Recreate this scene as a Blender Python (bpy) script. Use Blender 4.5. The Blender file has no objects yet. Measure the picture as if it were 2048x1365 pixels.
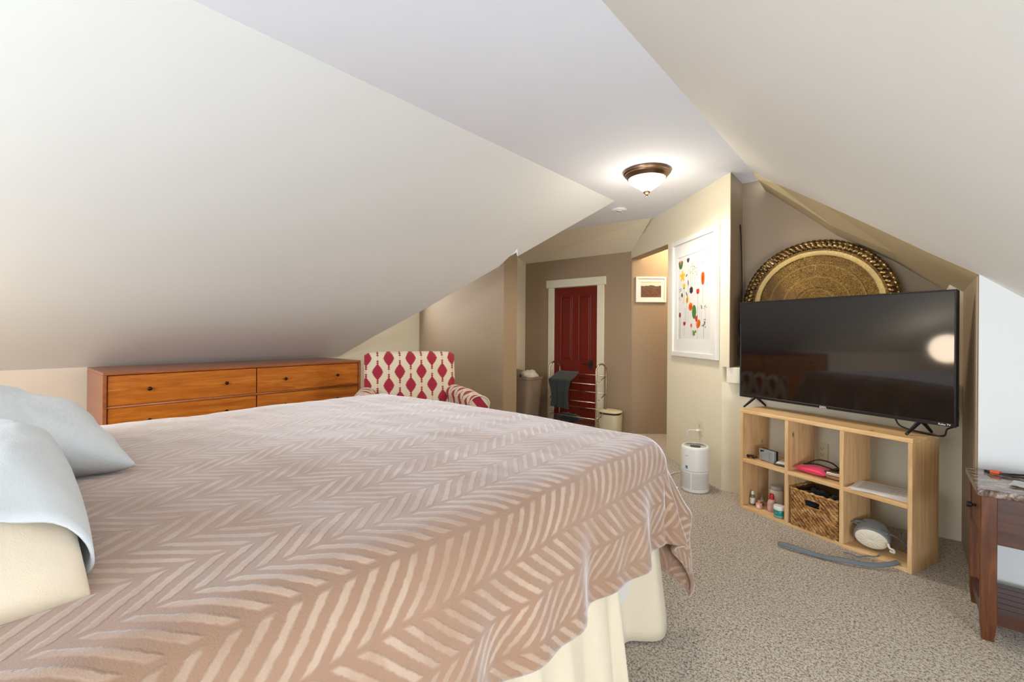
import bpy, bmesh, math, random
from mathutils import Vector, Matrix, noise
PI = math.pi
R = math.radians
rnd = random.Random(7)
SC = bpy.context.scene
COL = SC.collection

# ------------------------------------------------------------------ camera
YAW = R(40.3)
cam_d = bpy.data.cameras.new('camera'); cam = bpy.data.objects.new('camera', cam_d); COL.objects.link(cam)
cam_d.sensor_width = 36; cam_d.lens = 905/2048*36; cam_d.shift_y = -18.5/2048; cam_d.clip_start = .05
cam.matrix_world = Matrix.Translation((0, 0, 1.25)) @ Matrix.Rotation(YAW, 4, 'Z') @ Matrix.Rotation(PI/2, 4, 'X') @ Matrix.Rotation(R(.4), 4, 'Z')
SC.camera = cam

# ------------------------------------------------------------------ light
SC.view_settings.view_transform = 'Standard'; SC.view_settings.look = 'None'
SC.view_settings.gamma = 1; SC.view_settings.use_curve_mapping = False
SC.view_settings.exposure = 1.37
w = bpy.data.worlds.new('sky'); SC.world = w; w.use_nodes = True
w.node_tree.nodes['Background'].inputs[0].default_value = (.86, .93, 1, 1)
w.node_tree.nodes['Background'].inputs[1].default_value = 1.2

def area(name, loc, target, sx, sy, power, col):
    d = bpy.data.lights.new(name, 'AREA'); d.shape = 'RECTANGLE'; d.size = sx; d.size_y = sy
    d.energy = power; d.color = col
    o = bpy.data.objects.new(name, d); COL.objects.link(o); o.location = loc
    o.rotation_euler = (Vector(target)-Vector(loc)).to_track_quat('-Z', 'Y').to_euler()
    return o
def point(name, loc, power, col, r=.05):
    d = bpy.data.lights.new(name, 'POINT'); d.energy = power; d.color = col; d.shadow_soft_size = r
    o = bpy.data.objects.new(name, d); COL.objects.link(o); o.location = loc; return o
area('daylight_gable_window', (-1.45, -2.32, 1.3), (-1.2, 2, .7), 2.0, 1.4, 31, (.80, .90, 1))
area('daylight_side_window', (1.28, .35, .62), (-2.4, 2.2, 1.6), 1.3, .55, 27, (.80, .90, 1))
point('bedside_lamp_glow', (-3.75, -.85, 1.05), 9, (1, .8, .6), .2)
point('hall_light', (-1.75, 5.25, 2.3), 11, (1, .76, .48), .1)
area('nook_fill_light', (-4.85, 3.3, 1.75), (-1.5, 3.4, 1.3), .9, .8, 4, (.95, .97, 1))  # added fill lamp hidden behind the left slope, brightens the far end

# ------------------------------------------------------------------ helpers
def lin(c): return tuple(((v/255)/12.92 if v/255 <= .04045 else ((v/255+.055)/1.055)**2.4) for v in c)+(1,)
class N:
    """tiny node-building helper"""
    def __init__(s, name, **kw):
        s.m = bpy.data.materials.new(name); s.m.use_nodes = True; s.t = s.m.node_tree
        s.b = s.t.nodes['Principled BSDF']
        for k, v in kw.items(): s.set(k, v)
    def set(s, k, v):
        k = {'base': 'Base Color', 'rough': 'Roughness', 'metal': 'Metallic', 'spec': 'Specular IOR Level', 'trans': 'Transmission Weight', 'sheen': 'Sheen Weight', 'sheenr': 'Sheen Roughness', 'sheent': 'Sheen Tint', 'coat': 'Coat Weight', 'em': 'Emission Color', 'ems': 'Emission Strength', 'norm': 'Normal'}.get(k, k)
        i = s.b.inputs[k]
        if hasattr(v, 'is_linked'): s.t.links.new(v, i)
        else: i.default_value = v
    def n(s, typ, ins=None, **kw):
        x = s.t.nodes.new(typ)
        for k, v in kw.items(): setattr(x, k, v)
        for k, v in (ins or {}).items():
            if hasattr(v, 'is_linked'): s.t.links.new(v, x.inputs[k])
            else: x.inputs[k].default_value = v
        return x
    def math(s, op, a, b=0, c=0, clamp=False):
        return s.n('ShaderNodeMath', {0: a, 1: b, 2: c}, operation=op, use_clamp=clamp).outputs[0]
    def coord(s, kind='Object', scale=(1, 1, 1), rot=(0, 0, 0), loc=(0, 0, 0)):
        tc = s.n('ShaderNodeTexCoord')
        return s.n('ShaderNodeMapping', {'Vector': tc.outputs[kind], 'Scale': scale, 'Rotation': rot, 'Location': loc}).outputs[0]
    def noise(s, vec, scale, detail=3, rough=.5, dist=0):
        return s.n('ShaderNodeTexNoise', {'Vector': vec, 'Scale': scale, 'Detail': detail, 'Roughness': rough, 'Distortion': dist}).outputs['Fac']
    def ramp(s, fac, stops, interp='LINEAR'):
        r = s.n('ShaderNodeValToRGB', {'Fac': fac}); cr = r.color_ramp; cr.interpolation = interp
        while len(cr.elements) < len(stops): cr.elements.new(.5)
        for e, (p, c) in zip(cr.elements, stops): e.position = p; e.color = c if len(c) == 4 else lin(c)
        return r.outputs[0]
    def mix(s, fac, a, b, mode='MIX'):
        x = s.n('ShaderNodeMix', data_type='RGBA', blend_type=mode)
        for i, v in ((0, fac), (6, a), (7, b)):
            if hasattr(v, 'is_linked'): s.t.links.new(v, x.inputs[i])
            else: x.inputs[i].default_value = v
        return x.outputs[2]
    def bump(s, h, strength=.3, dist=.01):
        s.set('norm', s.n('ShaderNodeBump', {'Height': h, 'Strength': strength, 'Distance': dist}).outputs[0])
def flat(name, rgb, rough=.6, **kw): return N(name, base=lin(rgb), rough=rough, **kw).m
def paint(name, rgb, rough=.75, amt=.04, b=.12):
    n = N(name, rough=rough); c = n.coord()
    f = n.noise(c, 1.3, 3, .6); d = tuple(v*(1-amt) for v in rgb)
    n.set('base', n.mix(f, lin(rgb), lin(d))); n.bump(n.noise(c, 90, 3, .6), b, .002); return n.m
def wood(name, a, b, c, axis='x', scale=1., rough=.45, bumps=.08, knots=False):
    sc = {'x': (1.2, 14, 14), 'y': (14, 1.2, 14), 'z': (14, 14, 1.2)}[axis]
    n = N(name, rough=rough); v = n.coord(scale=tuple(k*scale for k in sc))
    f = n.noise(v, 1.6, 6, .62, 1.2); g = n.noise(v, 7, 4, .6, .3)
    k = n.math('ADD', n.math('MULTIPLY', f, .75), n.math('MULTIPLY', g, .25))
    col = n.ramp(k, [(.3, a), (.5, b), (.68, c)])
    if knots:
        vo = n.n('ShaderNodeTexVoronoi', {'Vector': n.coord(scale=(2.2, 2.2, 1.3)), 'Scale': 2.3})
        kn = n.math('SUBTRACT', 1, n.n('ShaderNodeMapRange', {0: vo.outputs['Distance'], 1: .03, 2: .075}).outputs[0], clamp=True)
        col = n.mix(kn, col, lin((112, 72, 42)))
    n.set('base', col); n.bump(k, bumps, .004); return n.m

def obj(name, bm, mat, parent=None, smooth=False, bevel=0, seg=2, uv=None, loc=None, rot=None, sub=0, ang=None):
    me = bpy.data.meshes.new(name)
    bmesh.ops.recalc_face_normals(bm, faces=bm.faces) if not getattr(bm, 'norecalc', 0) else None
    bm.to_mesh(me); bm.free()
    for m in (mat if isinstance(mat, (list, tuple)) else [mat]): me.materials.append(m)
    if uv:
        L = me.uv_layers.new(name='UVMap')
        for lp in me.loops: L.data[lp.index].uv = uv(me.vertices[lp.vertex_index].co)
    for p in me.polygons: p.use_smooth = smooth
    if smooth and ang: me.set_sharp_from_angle(angle=R(ang))
    o = bpy.data.objects.new(name, me); COL.objects.link(o)
    if parent: o.parent = parent
    if loc: o.location = loc
    if rot: o.rotation_euler = rot
    if bevel:
        b = o.modifiers.new('b', 'BEVEL'); b.width = bevel; b.segments = seg; b.limit_method = 'ANGLE'; b.angle_limit = R(40)
        if smooth is False and seg > 1: pass
    if sub:
        s = o.modifiers.new('s', 'SUBSURF'); s.levels = sub; s.render_levels = sub
    return o
def tag(o, label=None, cat=None, group=None, kind=None):
    if label: o['label'] = label
    if cat: o['category'] = cat
    if group: o['group'] = group
    if kind: o['kind'] = kind
    return o
def thing(name, label, cat, loc=(0, 0, 0), rz=0, group=None):
    o = bpy.data.objects.new(name, None); COL.objects.link(o); o.empty_display_size = .1
    o.location = loc; o.rotation_euler = (0, 0, rz); return tag(o, label, cat, group)
def box(bm, x0, x1, y0, y1, z0, z1, mi=0):
    v = [bm.verts.new(p) for p in ((x0, y0, z0), (x1, y0, z0), (x1, y1, z0), (x0, y1, z0), (x0, y0, z1), (x1, y0, z1), (x1, y1, z1), (x0, y1, z1))]
    for f in ((0, 3, 2, 1), (4, 5, 6, 7), (0, 1, 5, 4), (1, 2, 6, 5), (2, 3, 7, 6), (3, 0, 4, 7)):
        bm.faces.new([v[i] for i in f]).material_index = mi
    return bm
def B(*a):
    bm = bmesh.new()
    for q in (a if isinstance(a[0], (tuple, list)) else [a]): box(bm, *q)
    return bm
def hexa(bm, pts):
    v = [bm.verts.new(p) for p in pts]
    for f in ((0, 3, 2, 1), (4, 5, 6, 7), (0, 1, 5, 4), (1, 2, 6, 5), (2, 3, 7, 6), (3, 0, 4, 7)): bm.faces.new([v[i] for i in f])
def slab(poly, off, bm=None):
    """closed prism: polygon front face, extruded by vector off"""
    bm = bm or bmesh.new(); o = Vector(off)
    a = [bm.verts.new(p) for p in poly]; b = [bm.verts.new(Vector(p)+o) for p in poly]; n = len(poly)
    bm.faces.new(a); bm.faces.new(b[::-1])
    for i in range(n): bm.faces.new((a[i], b[i], b[(i+1) % n], a[(i+1) % n]))
    return bm
def lathe(prof, seg=32, bm=None, c=(0, 0, 0), sx=1, sy=1, mi=0):
    bm = bm or bmesh.new(); rings = []
    for r, z in prof:
        if r < 1e-5: rings.append([bm.verts.new((c[0], c[1], c[2]+z))])
        else: rings.append([bm.verts.new((c[0]+r*sx*math.cos(2*PI*i/seg), c[1]+r*sy*math.sin(2*PI*i/seg), c[2]+z)) for i in range(seg)])
    for A, Bq in zip(rings, rings[1:]):
        for i in range(seg):
            j = (i+1) % seg
            if len(A) == 1 and len(Bq) == 1: continue
            if len(A) == 1: f = (A[0], Bq[i], Bq[j])
            elif len(Bq) == 1: f = (A[i], A[j], Bq[0])
            else: f = (A[i], A[j], Bq[j], Bq[i])
            bm.faces.new(f).material_index = mi
    return bm
def crom(P, n=6):
    P = [Vector(p) for p in P]; out = []
    for i in range(len(P)-1):
        p0 = P[max(i-1, 0)]; p1 = P[i]; p2 = P[i+1]; p3 = P[min(i+2, len(P)-1)]
        for k in range(n):
            t = k/n
            out.append(.5*((2*p1)+(p2-p0)*t+(2*p0-5*p1+4*p2-p3)*t*t+(3*p1-p0-3*p2+p3)*t**3))
    return out+[P[-1]]
def tube(P, r, bm=None, n=8, flat_=1, smooth=6, up=None):
    bm = bm or bmesh.new(); P = crom(P, smooth) if smooth else [Vector(p) for p in P]
    pr = None; u = None
    for i, p in enumerate(P):
        d = (P[min(i+1, len(P)-1)]-P[max(i-1, 0)]).normalized()
        if up is not None: u = Vector(up)
        elif u is None: u = Vector((0, 0, 1)) if abs(d.z) < .9 else Vector((1, 0, 0))
        s = d.cross(u).normalized(); u2 = s.cross(d).normalized()
        if up is None: u = u2
        rr = r(i/(len(P)-1)) if callable(r) else r
        ring = [bm.verts.new(p+s*math.cos(2*PI*k/n)*rr+u2*math.sin(2*PI*k/n)*rr*flat_) for k in range(n)]
        if pr:
            for k in range(n): bm.faces.new((pr[k], pr[(k+1) % n], ring[(k+1) % n], ring[k]))
        else: bm.faces.new(ring[::-1])
        pr = ring
    bm.faces.new(pr); return bm
def blob(bm, c, s, seg=20, ring=12, nz=.15, fr=4, seed=0, floor=None, e=1.):
    """lumpy ellipsoid (crumpled cloth)"""
    rows = []
    for i in range(ring+1):
        th = PI*i/ring; row = []
        for j in range(seg if 0 < i < ring else 1):
            ph = 2*PI*j/seg
            d = Vector((math.sin(th)*math.cos(ph), math.sin(th)*math.sin(ph), math.cos(th)))
            k = 1+nz*noise.noise(d*fr+Vector((seed, seed*2, 0)))+nz*.5*noise.noise(d*fr*2.3+Vector((seed, 0, 7)))
            p = Vector((c[0]+d.x*s[0]*k, c[1]+d.y*s[1]*k, c[2]+d.z*s[2]*k))
            if floor is not None and p.z < floor: p.z = floor
            row.append(bm.verts.new(p))
        rows.append(row)
    for A, Bq in zip(rows, rows[1:]):
        for j in range(seg):
            k = (j+1) % seg
            if len(A) == 1: bm.faces.new((A[0], Bq[j], Bq[k]))
            elif len(Bq) == 1: bm.faces.new((A[j], Bq[0], A[k]))
            else: bm.faces.new((A[j], Bq[j], Bq[k], A[k]))
    return bm
def grid(bm, nu, nv, fn, mi=0, closed=False):
    V = [[bm.verts.new(fn(i/nu, j/nv)) for j in range(nv+1)] for i in range(nu+1)]
    for i in range(nu):
        for j in range(nv): bm.faces.new((V[i][j], V[i+1][j], V[i+1][j+1], V[i][j+1])).material_index = mi
    return V
def text(name, s, size, mat, parent, loc, rot, ext=.0004, spacing=1., shear=0):
    cu = bpy.data.curves.new(name, 'FONT'); cu.body = s; cu.size = size; cu.extrude = ext; cu.align_x = 'CENTER'; cu.align_y = 'CENTER'
    cu.space_character = spacing; cu.shear = shear
    t = bpy.data.objects.new(name, cu); COL.objects.link(t)
    bpy.context.view_layer.update()
    me = bpy.data.meshes.new_from_object(t.evaluated_get(bpy.context.evaluated_depsgraph_get()))
    bpy.data.objects.remove(t); me.materials.clear(); me.materials.append(mat)
    o = bpy.data.objects.new(name, me); COL.objects.link(o); o.parent = parent; o.location = loc; o.rotation_euler = rot
    return o

# ------------------------------------------------------------------ materials
M = {}
M['slope'] = paint('off_white_slope_paint', (236, 237, 235), .7, .015)
M['ceil'] = paint('white_ceiling_paint', (237, 241, 250), .8, .015)
M['rightwhite'] = paint('white_wall_paint', (226, 226, 224), .55, .015)
M['cream'] = paint('cream_wall_paint', (234, 224, 198), .6, .03)
M['taupe'] = paint('taupe_wall_paint', (160, 139, 113), .6, .03)
M['knee'] = paint('pale_cream_knee_paint', (232, 220, 203), .6, .02)
M['trim'] = paint('cream_gloss_trim', (232, 224, 200), .35, .03, .05)
n = N('speckled_carpet', rough=1.0, sheen=.3)
c = n.coord()
f1 = n.noise(c, 105, 3, .8, .5); f2 = n.noise(c, 260, 2, .8); f3 = n.noise(c, 2.2, 3, .6)
k = n.math('ADD', n.math('MULTIPLY', f1, .62), n.math('MULTIPLY', f2, .38))
n.set('base', n.mix(n.math('MULTIPLY', f3, .35), n.ramp(k, [(.415, (56, 42, 30)), (.455, (158, 134, 108)), (.495, (232, 212, 186)), (.55, (255, 246, 230))]), lin((168, 144, 116))))
n.bump(k, 1.0, .02); M['carpet'] = n.m
M['dresser'] = wood('acorn_stained_wood', (156, 80, 20), (192, 108, 30), (216, 136, 50), 'y', 1, .32)
M['dressertop'] = wood('acorn_wood_case', (140, 76, 40), (160, 92, 52), (178, 110, 66), 'y', 1, .28)
M['pine'] = wood('pale_pine_board', (196, 150, 98), (222, 180, 128), (236, 202, 154), 'z', 1, .5, .06, True)
M['pineh'] = wood('pale_pine_board_flat', (200, 154, 98), (226, 184, 130), (240, 208, 160), 'x', 1, .5, .06, True)
M['cherry'] = wood('dark_cherry_wood', (66, 34, 18), (98, 54, 28), (128, 76, 40), 'z', 1.4, .3)
M['cherryd'] = wood('dark_cherry_wood_side', (54, 30, 22), (74, 42, 30), (92, 54, 38), 'x', 1.2, .35)
M['reddoor'] = paint('oxblood_door_paint', (118, 34, 24), .32, .1, .05)
M['black'] = flat('black_plastic', (16, 16, 17), .35)
M['blackm'] = flat('matte_black', (26, 26, 27), .7)
M['screen'] = N('glossy_black_screen', base=(.004, .004, .004, 1), rough=.05, spec=.85).m
M['white'] = flat('white_plastic', (236, 234, 230), .35)
M['whitef'] = flat('white_lacquer_frame', (226, 224, 217), .3)
M['mat'] = flat('white_mount_board', (222, 220, 216), .85)
M['chrome'] = N('chrome', base=lin((196, 180, 160)), metal=1, rough=.22).m
M['bronze'] = N('brushed_bronze', base=lin((132, 106, 86)), metal=1, rough=.33).m
M['knob'] = N('dark_bronze_knob', base=lin((60, 44, 38)), metal=.9, rough=.28).m
M['almond'] = flat('almond_plastic', (222, 208, 168), .4)
M['slot'] = flat('dark_slot', (60, 48, 36), .7)
M['paper'] = flat('white_paper', (232, 230, 228), .8)
M['ink'] = flat('grey_ink', (120, 118, 120), .8)
M['text'] = N('white_lettering', base=(.9, .9, .9, 1), rough=.5).m
M['greytext'] = flat('grey_lettering', (150, 148, 148), .6)

# --- throw blanket: herringbone of raised lighter bars on darker plush
n = N('herringbone_plush', rough=1.0, sheen=.45, sheenr=.35, sheent=(.90, .94, 1, 1))
tc = n.n('ShaderNodeTexCoord').outputs['UV']; wob = n.n('ShaderNodeTexNoise', {'Vector': tc, 'Scale': 2.2, 'Detail': 2}).outputs['Color']
vv = n.n('ShaderNodeVectorMath', {0: tc, 1: n.n('ShaderNodeVectorMath', {0: wob, 3: .05}, operation='SCALE').outputs[0]}, operation='ADD').outputs[0]
sp = n.n('ShaderNodeSeparateXYZ', {0: vv}); U, V = sp.outputs[0], sp.outputs[1]
bw = .115; ub = n.math('DIVIDE', U, bw); fl = n.math('FLOOR', ub); fr = n.math('SUBTRACT', ub, fl)
par = n.math('SUBTRACT', n.math('MULTIPLY', n.math('MODULO', n.math('ABSOLUTE', fl), 2), 2), 1)
s_ = n.math('ADD', V, n.math('MULTIPLY', n.math('MULTIPLY', n.math('SUBTRACT', fr, .5), par), bw*1.1))
tr = n.math('PINGPONG', s_, .0245)
jit = n.noise(tc, 60, 2, .6)
edge = n.math('ADD', n.math('DIVIDE', tr, .0245), n.math('MULTIPLY', n.math('SUBTRACT', jit, .5), .5))
bar = n.n('ShaderNodeMapRange', {0: edge, 1: .40, 2: .72}, interpolation_type='SMOOTHSTEP').outputs[0]
side = n.math('MULTIPLY', n.n('ShaderNodeMapRange', {0: n.math('PINGPONG', fr, .5), 1: .03, 2: .09}).outputs[0], bar)
big = n.noise(tc, 3.0, 3, .6, .5)
dark = n.mix(big, lin((142, 108, 84)), lin((166, 132, 108)))
lite = n.mix(big, lin((176, 146, 122)), lin((192, 166, 146)))
nap = n.n('ShaderNodeMapRange', {0: n.noise(n.n('ShaderNodeMapping', {'Vector': tc, 'Scale': (1, 1.6, 1)}).outputs[0], 3.4, 3, .6, .8), 1: .36, 2: .62, 3: .3, 4: 1.0}).outputs[0]
n.set('base', n.mix(n.math('MULTIPLY', side, nap), dark, lite))
fz = n.noise(tc, 260, 2, .7)
n.bump(n.math('ADD', n.math('MULTIPLY', side, .9), n.math('MULTIPLY', fz, .45)), .55, .005)
shn = n.n('ShaderNodeBsdfSheen', {'Color': (.66, .73, .85, 1), 'Roughness': .36})
n.t.links.new(n.n('ShaderNodeAddShader', {0: n.b.outputs[0], 1: shn.outputs[0]}).outputs[0], n.t.nodes['Material Output'].inputs[0]); M['blanket'] = n.m

def cloth(name, a, b, rough=.9, sheen=.2, scale=500, bs=.15, fold=0):
    n = N(name, rough=rough, sheen=sheen); c = n.coord()
    n.set('base', n.mix(n.noise(c, 6, 3), lin(a), lin(b))); h = n.noise(c, scale, 2)
    if fold: h = n.math('ADD', n.math('MULTIPLY', h, .05), n.math('MULTIPLY', n.noise(n.coord(scale=(.6, 1.8, 1.8)), 5, 3, .5, 1.), fold))
    n.bump(h, bs, .01 if not fold else .05); return n.m
M['pcase'] = cloth('grey_blue_pillowcase', (198, 202, 204), (208, 210, 210), fold=.5, bs=.4)
M['pcream'] = cloth('cream_pillow_cotton', (216, 198, 172), (224, 208, 184), fold=.4, bs=.3)
M['skirt'] = cloth('ivory_bed_skirt', (216, 200, 174), (222, 207, 182), sheen=.1)
M['mattress'] = flat('mattress_ticking', (220, 214, 205), .9)
M['darkcloth'] = cloth('dark_slate_cloth', (34, 41, 41), (44, 50, 49))
M['navycloth'] = cloth('black_navy_cloth', (18, 24, 30), (30, 36, 42))
M['greycloth'] = cloth('grey_cloth', (104, 98, 90), (128, 120, 108))
M['whitecloth'] = cloth('white_speckled_cloth', (214, 204, 188), (232, 224, 208))
M['strap'] = cloth('grey_strap_cloth', (96, 104, 108), (118, 124, 128))

# --- ikat upholstery
n = N('ikat_fabric', rough=.85, sheen=.15)
tc = n.n('ShaderNodeTexCoord').outputs['UV']; sp = n.n('ShaderNodeSeparateXYZ', {0: tc}); U, V = sp.outputs[0], sp.outputs[1]
cu = n.math('DIVIDE', U, .1); ci = n.math('FLOOR', cu); du = n.math('MULTIPLY', n.math('ABSOLUTE', n.math('SUBTRACT', n.math('SUBTRACT', cu, ci), .5)), .1)
odd = n.math('MODULO', n.math('ABSOLUTE', ci), 2)
vs = n.math('ADD', V, n.math('MULTIPLY', odd, .125))
dv = n.math('PINGPONG', vs, .125)
ste = n.math('MULTIPLY', n.math('SINE', n.math('MULTIPLY', dv, 480)), .004)
dia = n.math('ADD', n.math('SUBTRACT', .047, n.math('MULTIPLY', n.math('POWER', n.math('DIVIDE', dv, .066), 1.6), .04)), ste)
bead = n.math('MULTIPLY', n.math('LESS_THAN', dv, .105), n.math('ADD', .0075, n.math('MULTIPLY', n.math('SINE', n.math('MULTIPLY', dv, 330)), .004)))
wd = n.math('MAXIMUM', dia, bead)
red = n.n('ShaderNodeMapRange', {0: n.math('SUBTRACT', wd, du), 1: -.0015, 2: .0015}).outputs[0]
line = n.math('MULTIPLY', n.math('LESS_THAN', du, .0014), .6)
c0 = n.mix(line, lin((224, 212, 186)), lin((110, 100, 90)))
c1 = n.mix(n.noise(tc, 60, 2), lin((150, 24, 48)), lin((176, 38, 66)))
n.set('base', n.mix(red, c0, c1)); n.bump(n.noise(tc, 420, 2), .25, .003); M['ikat'] = n.m

# --- engraved brass
n = N('engraved_brass', metal=.7, rough=.42)
c = n.coord(loc=(0, -.485, 0)); sp = n.n('ShaderNodeSeparateXYZ', {0: c})
rad = n.math('SQRT', n.math('ADD', n.math('MULTIPLY', sp.outputs[0], sp.outputs[0]), n.math('MULTIPLY', sp.outputs[1], sp.outputs[1])))
fine = n.noise(c, 48, 6, .82, 3.0); vor = n.n('ShaderNodeTexVoronoi', {'Vector': c, 'Scale': 120}, feature='DISTANCE_TO_EDGE').outputs['Distance']
patch = n.noise(c, 3.2, 3, .6, .5)
ring = n.n('ShaderNodeMapRange', {0: n.math('SINE', n.math('MULTIPLY', rad, 68)), 1: .86, 2: 1.}).outputs[0]
plain = n.math('MULTIPLY', n.math('GREATER_THAN', rad, .372), n.math('LESS_THAN', rad, .405))
k = n.math('ADD', n.math('MULTIPLY', fine, .8), n.math('MULTIPLY', n.math('MINIMUM', vor, .12), 1.1))
col = n.ramp(k, [(.36, (70, 50, 28)), (.47, (124, 94, 48)), (.55, (176, 138, 72)), (.64, (232, 202, 134))])
col = n.mix(n.n('ShaderNodeMapRange', {0: patch, 1: .48, 2: .66}).outputs[0], col, lin((120, 92, 62)))
col = n.mix(n.math('MAXIMUM', n.math('MULTIPLY', plain, .45), n.math('MULTIPLY', ring, .3)), col, lin((206, 178, 118)))
n.set('base', col); n.bump(n.math('MULTIPLY', k, n.math('SUBTRACT', 1, plain)), 1.0, .006); M['brass'] = n.m
n = N('worn_brass_rim', metal=.9, rough=.3); c = n.coord()
n.set('base', n.ramp(n.noise(c, 26, 4, .7), [(.35, (78, 58, 40)), (.55, (140, 112, 72)), (.7, (204, 176, 126))])); M['brassrim'] = n.m
# --- wicker, granite, landscape
n = N('woven_hyacinth', rough=.6); c = n.coord()
n.set('base', n.ramp(n.noise(c, 28, 4, .7), [(.32, (96, 58, 24)), (.48, (164, 112, 56)), (.62, (208, 162, 98)), (.75, (232, 196, 138))])); M['wicker'] = n.m
M['wickerd'] = flat('dark_wicker_core', (92, 58, 28), .8)
n = N('polished_granite', rough=.12, spec=.6); c = n.coord(scale=(1, 2.2, 1))
n.set('base', n.ramp(n.noise(c, 16, 8, .72, 1.5), [(.34, (34, 30, 30)), (.45, (96, 66, 44)), (.52, (120, 112, 108)), (.6, (190, 166, 138)), (.7, (96, 104, 112))])); M['granite'] = n.m
n = N('landscape_print', rough=.5); tc = n.n('ShaderNodeTexCoord').outputs['UV']; sp = n.n('ShaderNodeSeparateXYZ', {0: tc})
hill = n.math('ADD', .74, n.math('MULTIPLY', n.math('SUBTRACT', n.noise(n.n('ShaderNodeCombineXYZ', {0: sp.outputs[0]}).outputs[0], 3, 3), .5), .3))
skym = n.n('ShaderNodeMapRange', {0: n.math('SUBTRACT', sp.outputs[1], hill), 1: -.01, 2: .02}).outputs[0]
land = n.ramp(n.noise(n.n('ShaderNodeMapping', {'Vector': tc, 'Scale': (4, 9, 1)}).outputs[0], 2.4, 5, .7, 1.5), [(.3, (40, 26, 18)), (.5, (98, 62, 44)), (.6, (128, 96, 66)), (.72, (170, 140, 120))])
land = n.mix(n.n('ShaderNodeMapRange', {0: sp.outputs[1], 1: .5, 2: .72}).outputs[0], land, lin((84, 76, 66)))
n.set('base', n.mix(skym, land, lin((214, 204, 190)))); M['landscape'] = n.m
n = N('perforated_hamper', rough=.5); tc = n.n('ShaderNodeTexCoord').outputs['UV']; sp = n.n('ShaderNodeSeparateXYZ', {0: tc})
row = n.math('FLOOR', n.math('DIVIDE', sp.outputs[1], .022)); uo = n.math('ADD', sp.outputs[0], n.math('MULTIPLY', n.math('MODULO', row, 2), .016))
a_ = n.math('DIVIDE', n.math('SUBTRACT', n.math('PINGPONG', uo, .016), .008), .0055); b_ = n.math('DIVIDE', n.math('SUBTRACT', n.math('PINGPONG', sp.outputs[1], .011), .0055), .003)
hole = n.math('LESS_THAN', n.math('ADD', n.math('MULTIPLY', a_, a_), n.math('MULTIPLY', b_, b_)), 1)
n.set('base', n.mix(hole, lin((158, 140, 120)), lin((104, 84, 66)))); n.bump(n.math('SUBTRACT', 1, hole), .6, .004); M['hamper'] = n.m

# ================================================================== STRUCTURE
def S(name, bm, mat, parent=None, **k):
    o = obj(name, bm, mat, parent, **k)
    if not parent: o['kind'] = 'structure'
    return o
HC = 2.5; SLK = (2.5-.94)/(4.97-2.04)         # left slope fall per metre
S('floor', slab([(-5.3, -2.4, 0), (2.3, -2.4, 0), (2.3, 3.0, 0), (.9, 6.9, 0), (-5.3, 6.9, 0)], (0, 0, -.12)), M['carpet'])
# flat ceiling
S('ceiling', slab([(-2.04, -2.3, HC), (-.85, -2.3, HC), (-.85, 3.9, HC), (-.85, 6.8, HC), (-5.2, 6.8, HC), (-5.2, 2.6, HC), (-4.9, 2.6, HC), (-2.04, 3.903, HC)], (0, 0, .1)), M['ceil'])
# left slope, its far end cut obliquely
def zl(x): return 2.5-SLK*(-2.04-x)
Lx = [(-2.04, 3.903), (-2.943, 3.548), (-2.85, 3.435), (-3.127, 3.47), (-3.168, 3.452), (-3.999, 3.132), (-4.493, 2.902), (-4.814, 2.781), (-4.97, 2.715)]
S('ceiling_slope_left', slab([(-2.04, -2.3, 2.5), (-5.0, -2.3, zl(-5.0)), (-5.0, 2.70, zl(-5.0))]+[(x, y, zl(x)) for x, y in Lx[::-1]][0:] , (-.01, 0, .02)), M['slope'])
# closing wall above the slope's cut end (faces the nook)
S('wall_slope_end', slab([(-2.1, 3.87, 2.5), (-4.97, 2.70, .975), (-4.97, 2.70, 2.5)], (0, -.06, .035)), M['slope'])
# knee wall left, nook wall, partition
S('wall_knee_left', slab([(-4.97, -2.3, 0), (-4.97, 2.72, 0), (-4.97, 2.72, .95), (-4.97, -2.3, .95)], (-.1, 0, 0)), M['knee'])
S('wall_nook', slab([(-4.97, 2.72, 0), (-4.97, 3.9, 0), (-4.97, 3.9, 2.5), (-4.97, 2.72, 2.5)], (-.1, 0, 0)), M['cream'])
S('wall_partition', slab([(-5.07, 3.9, 0), (-3.436, 3.9, 0), (-3.436, 4.14, 0), (-5.07, 4.14, 0)], (0, 0, 2.5)), M['taupe'])
S('wall_hall_left', slab([(-4.17, 4.14, 0), (-4.17, 5.22, 0), (-4.17, 5.22, 2.5), (-4.17, 4.14, 2.5)], (-.1, 0, 0)), M['cream'])
# door wall with doorway, sloped facet above
DY = 5.22
dw = bmesh.new()
box(dw, -4.17, -3.655, DY, DY+.1, 0, 2.255); box(dw, -2.955, -2.48, DY, DY+.1, 0, 2.255); box(dw, -3.655, -2.955, DY, DY+.1, 1.865, 2.255)
S('wall_door', dw, M['taupe'])
S('ceiling_slope_hall', slab([(-4.2, DY, 2.255), (-2.49, DY, 2.255), (-2.03, 4.72, 2.5), (-4.2, 4.6, 2.5)], (0, .06, .03)), M['cream'])
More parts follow.
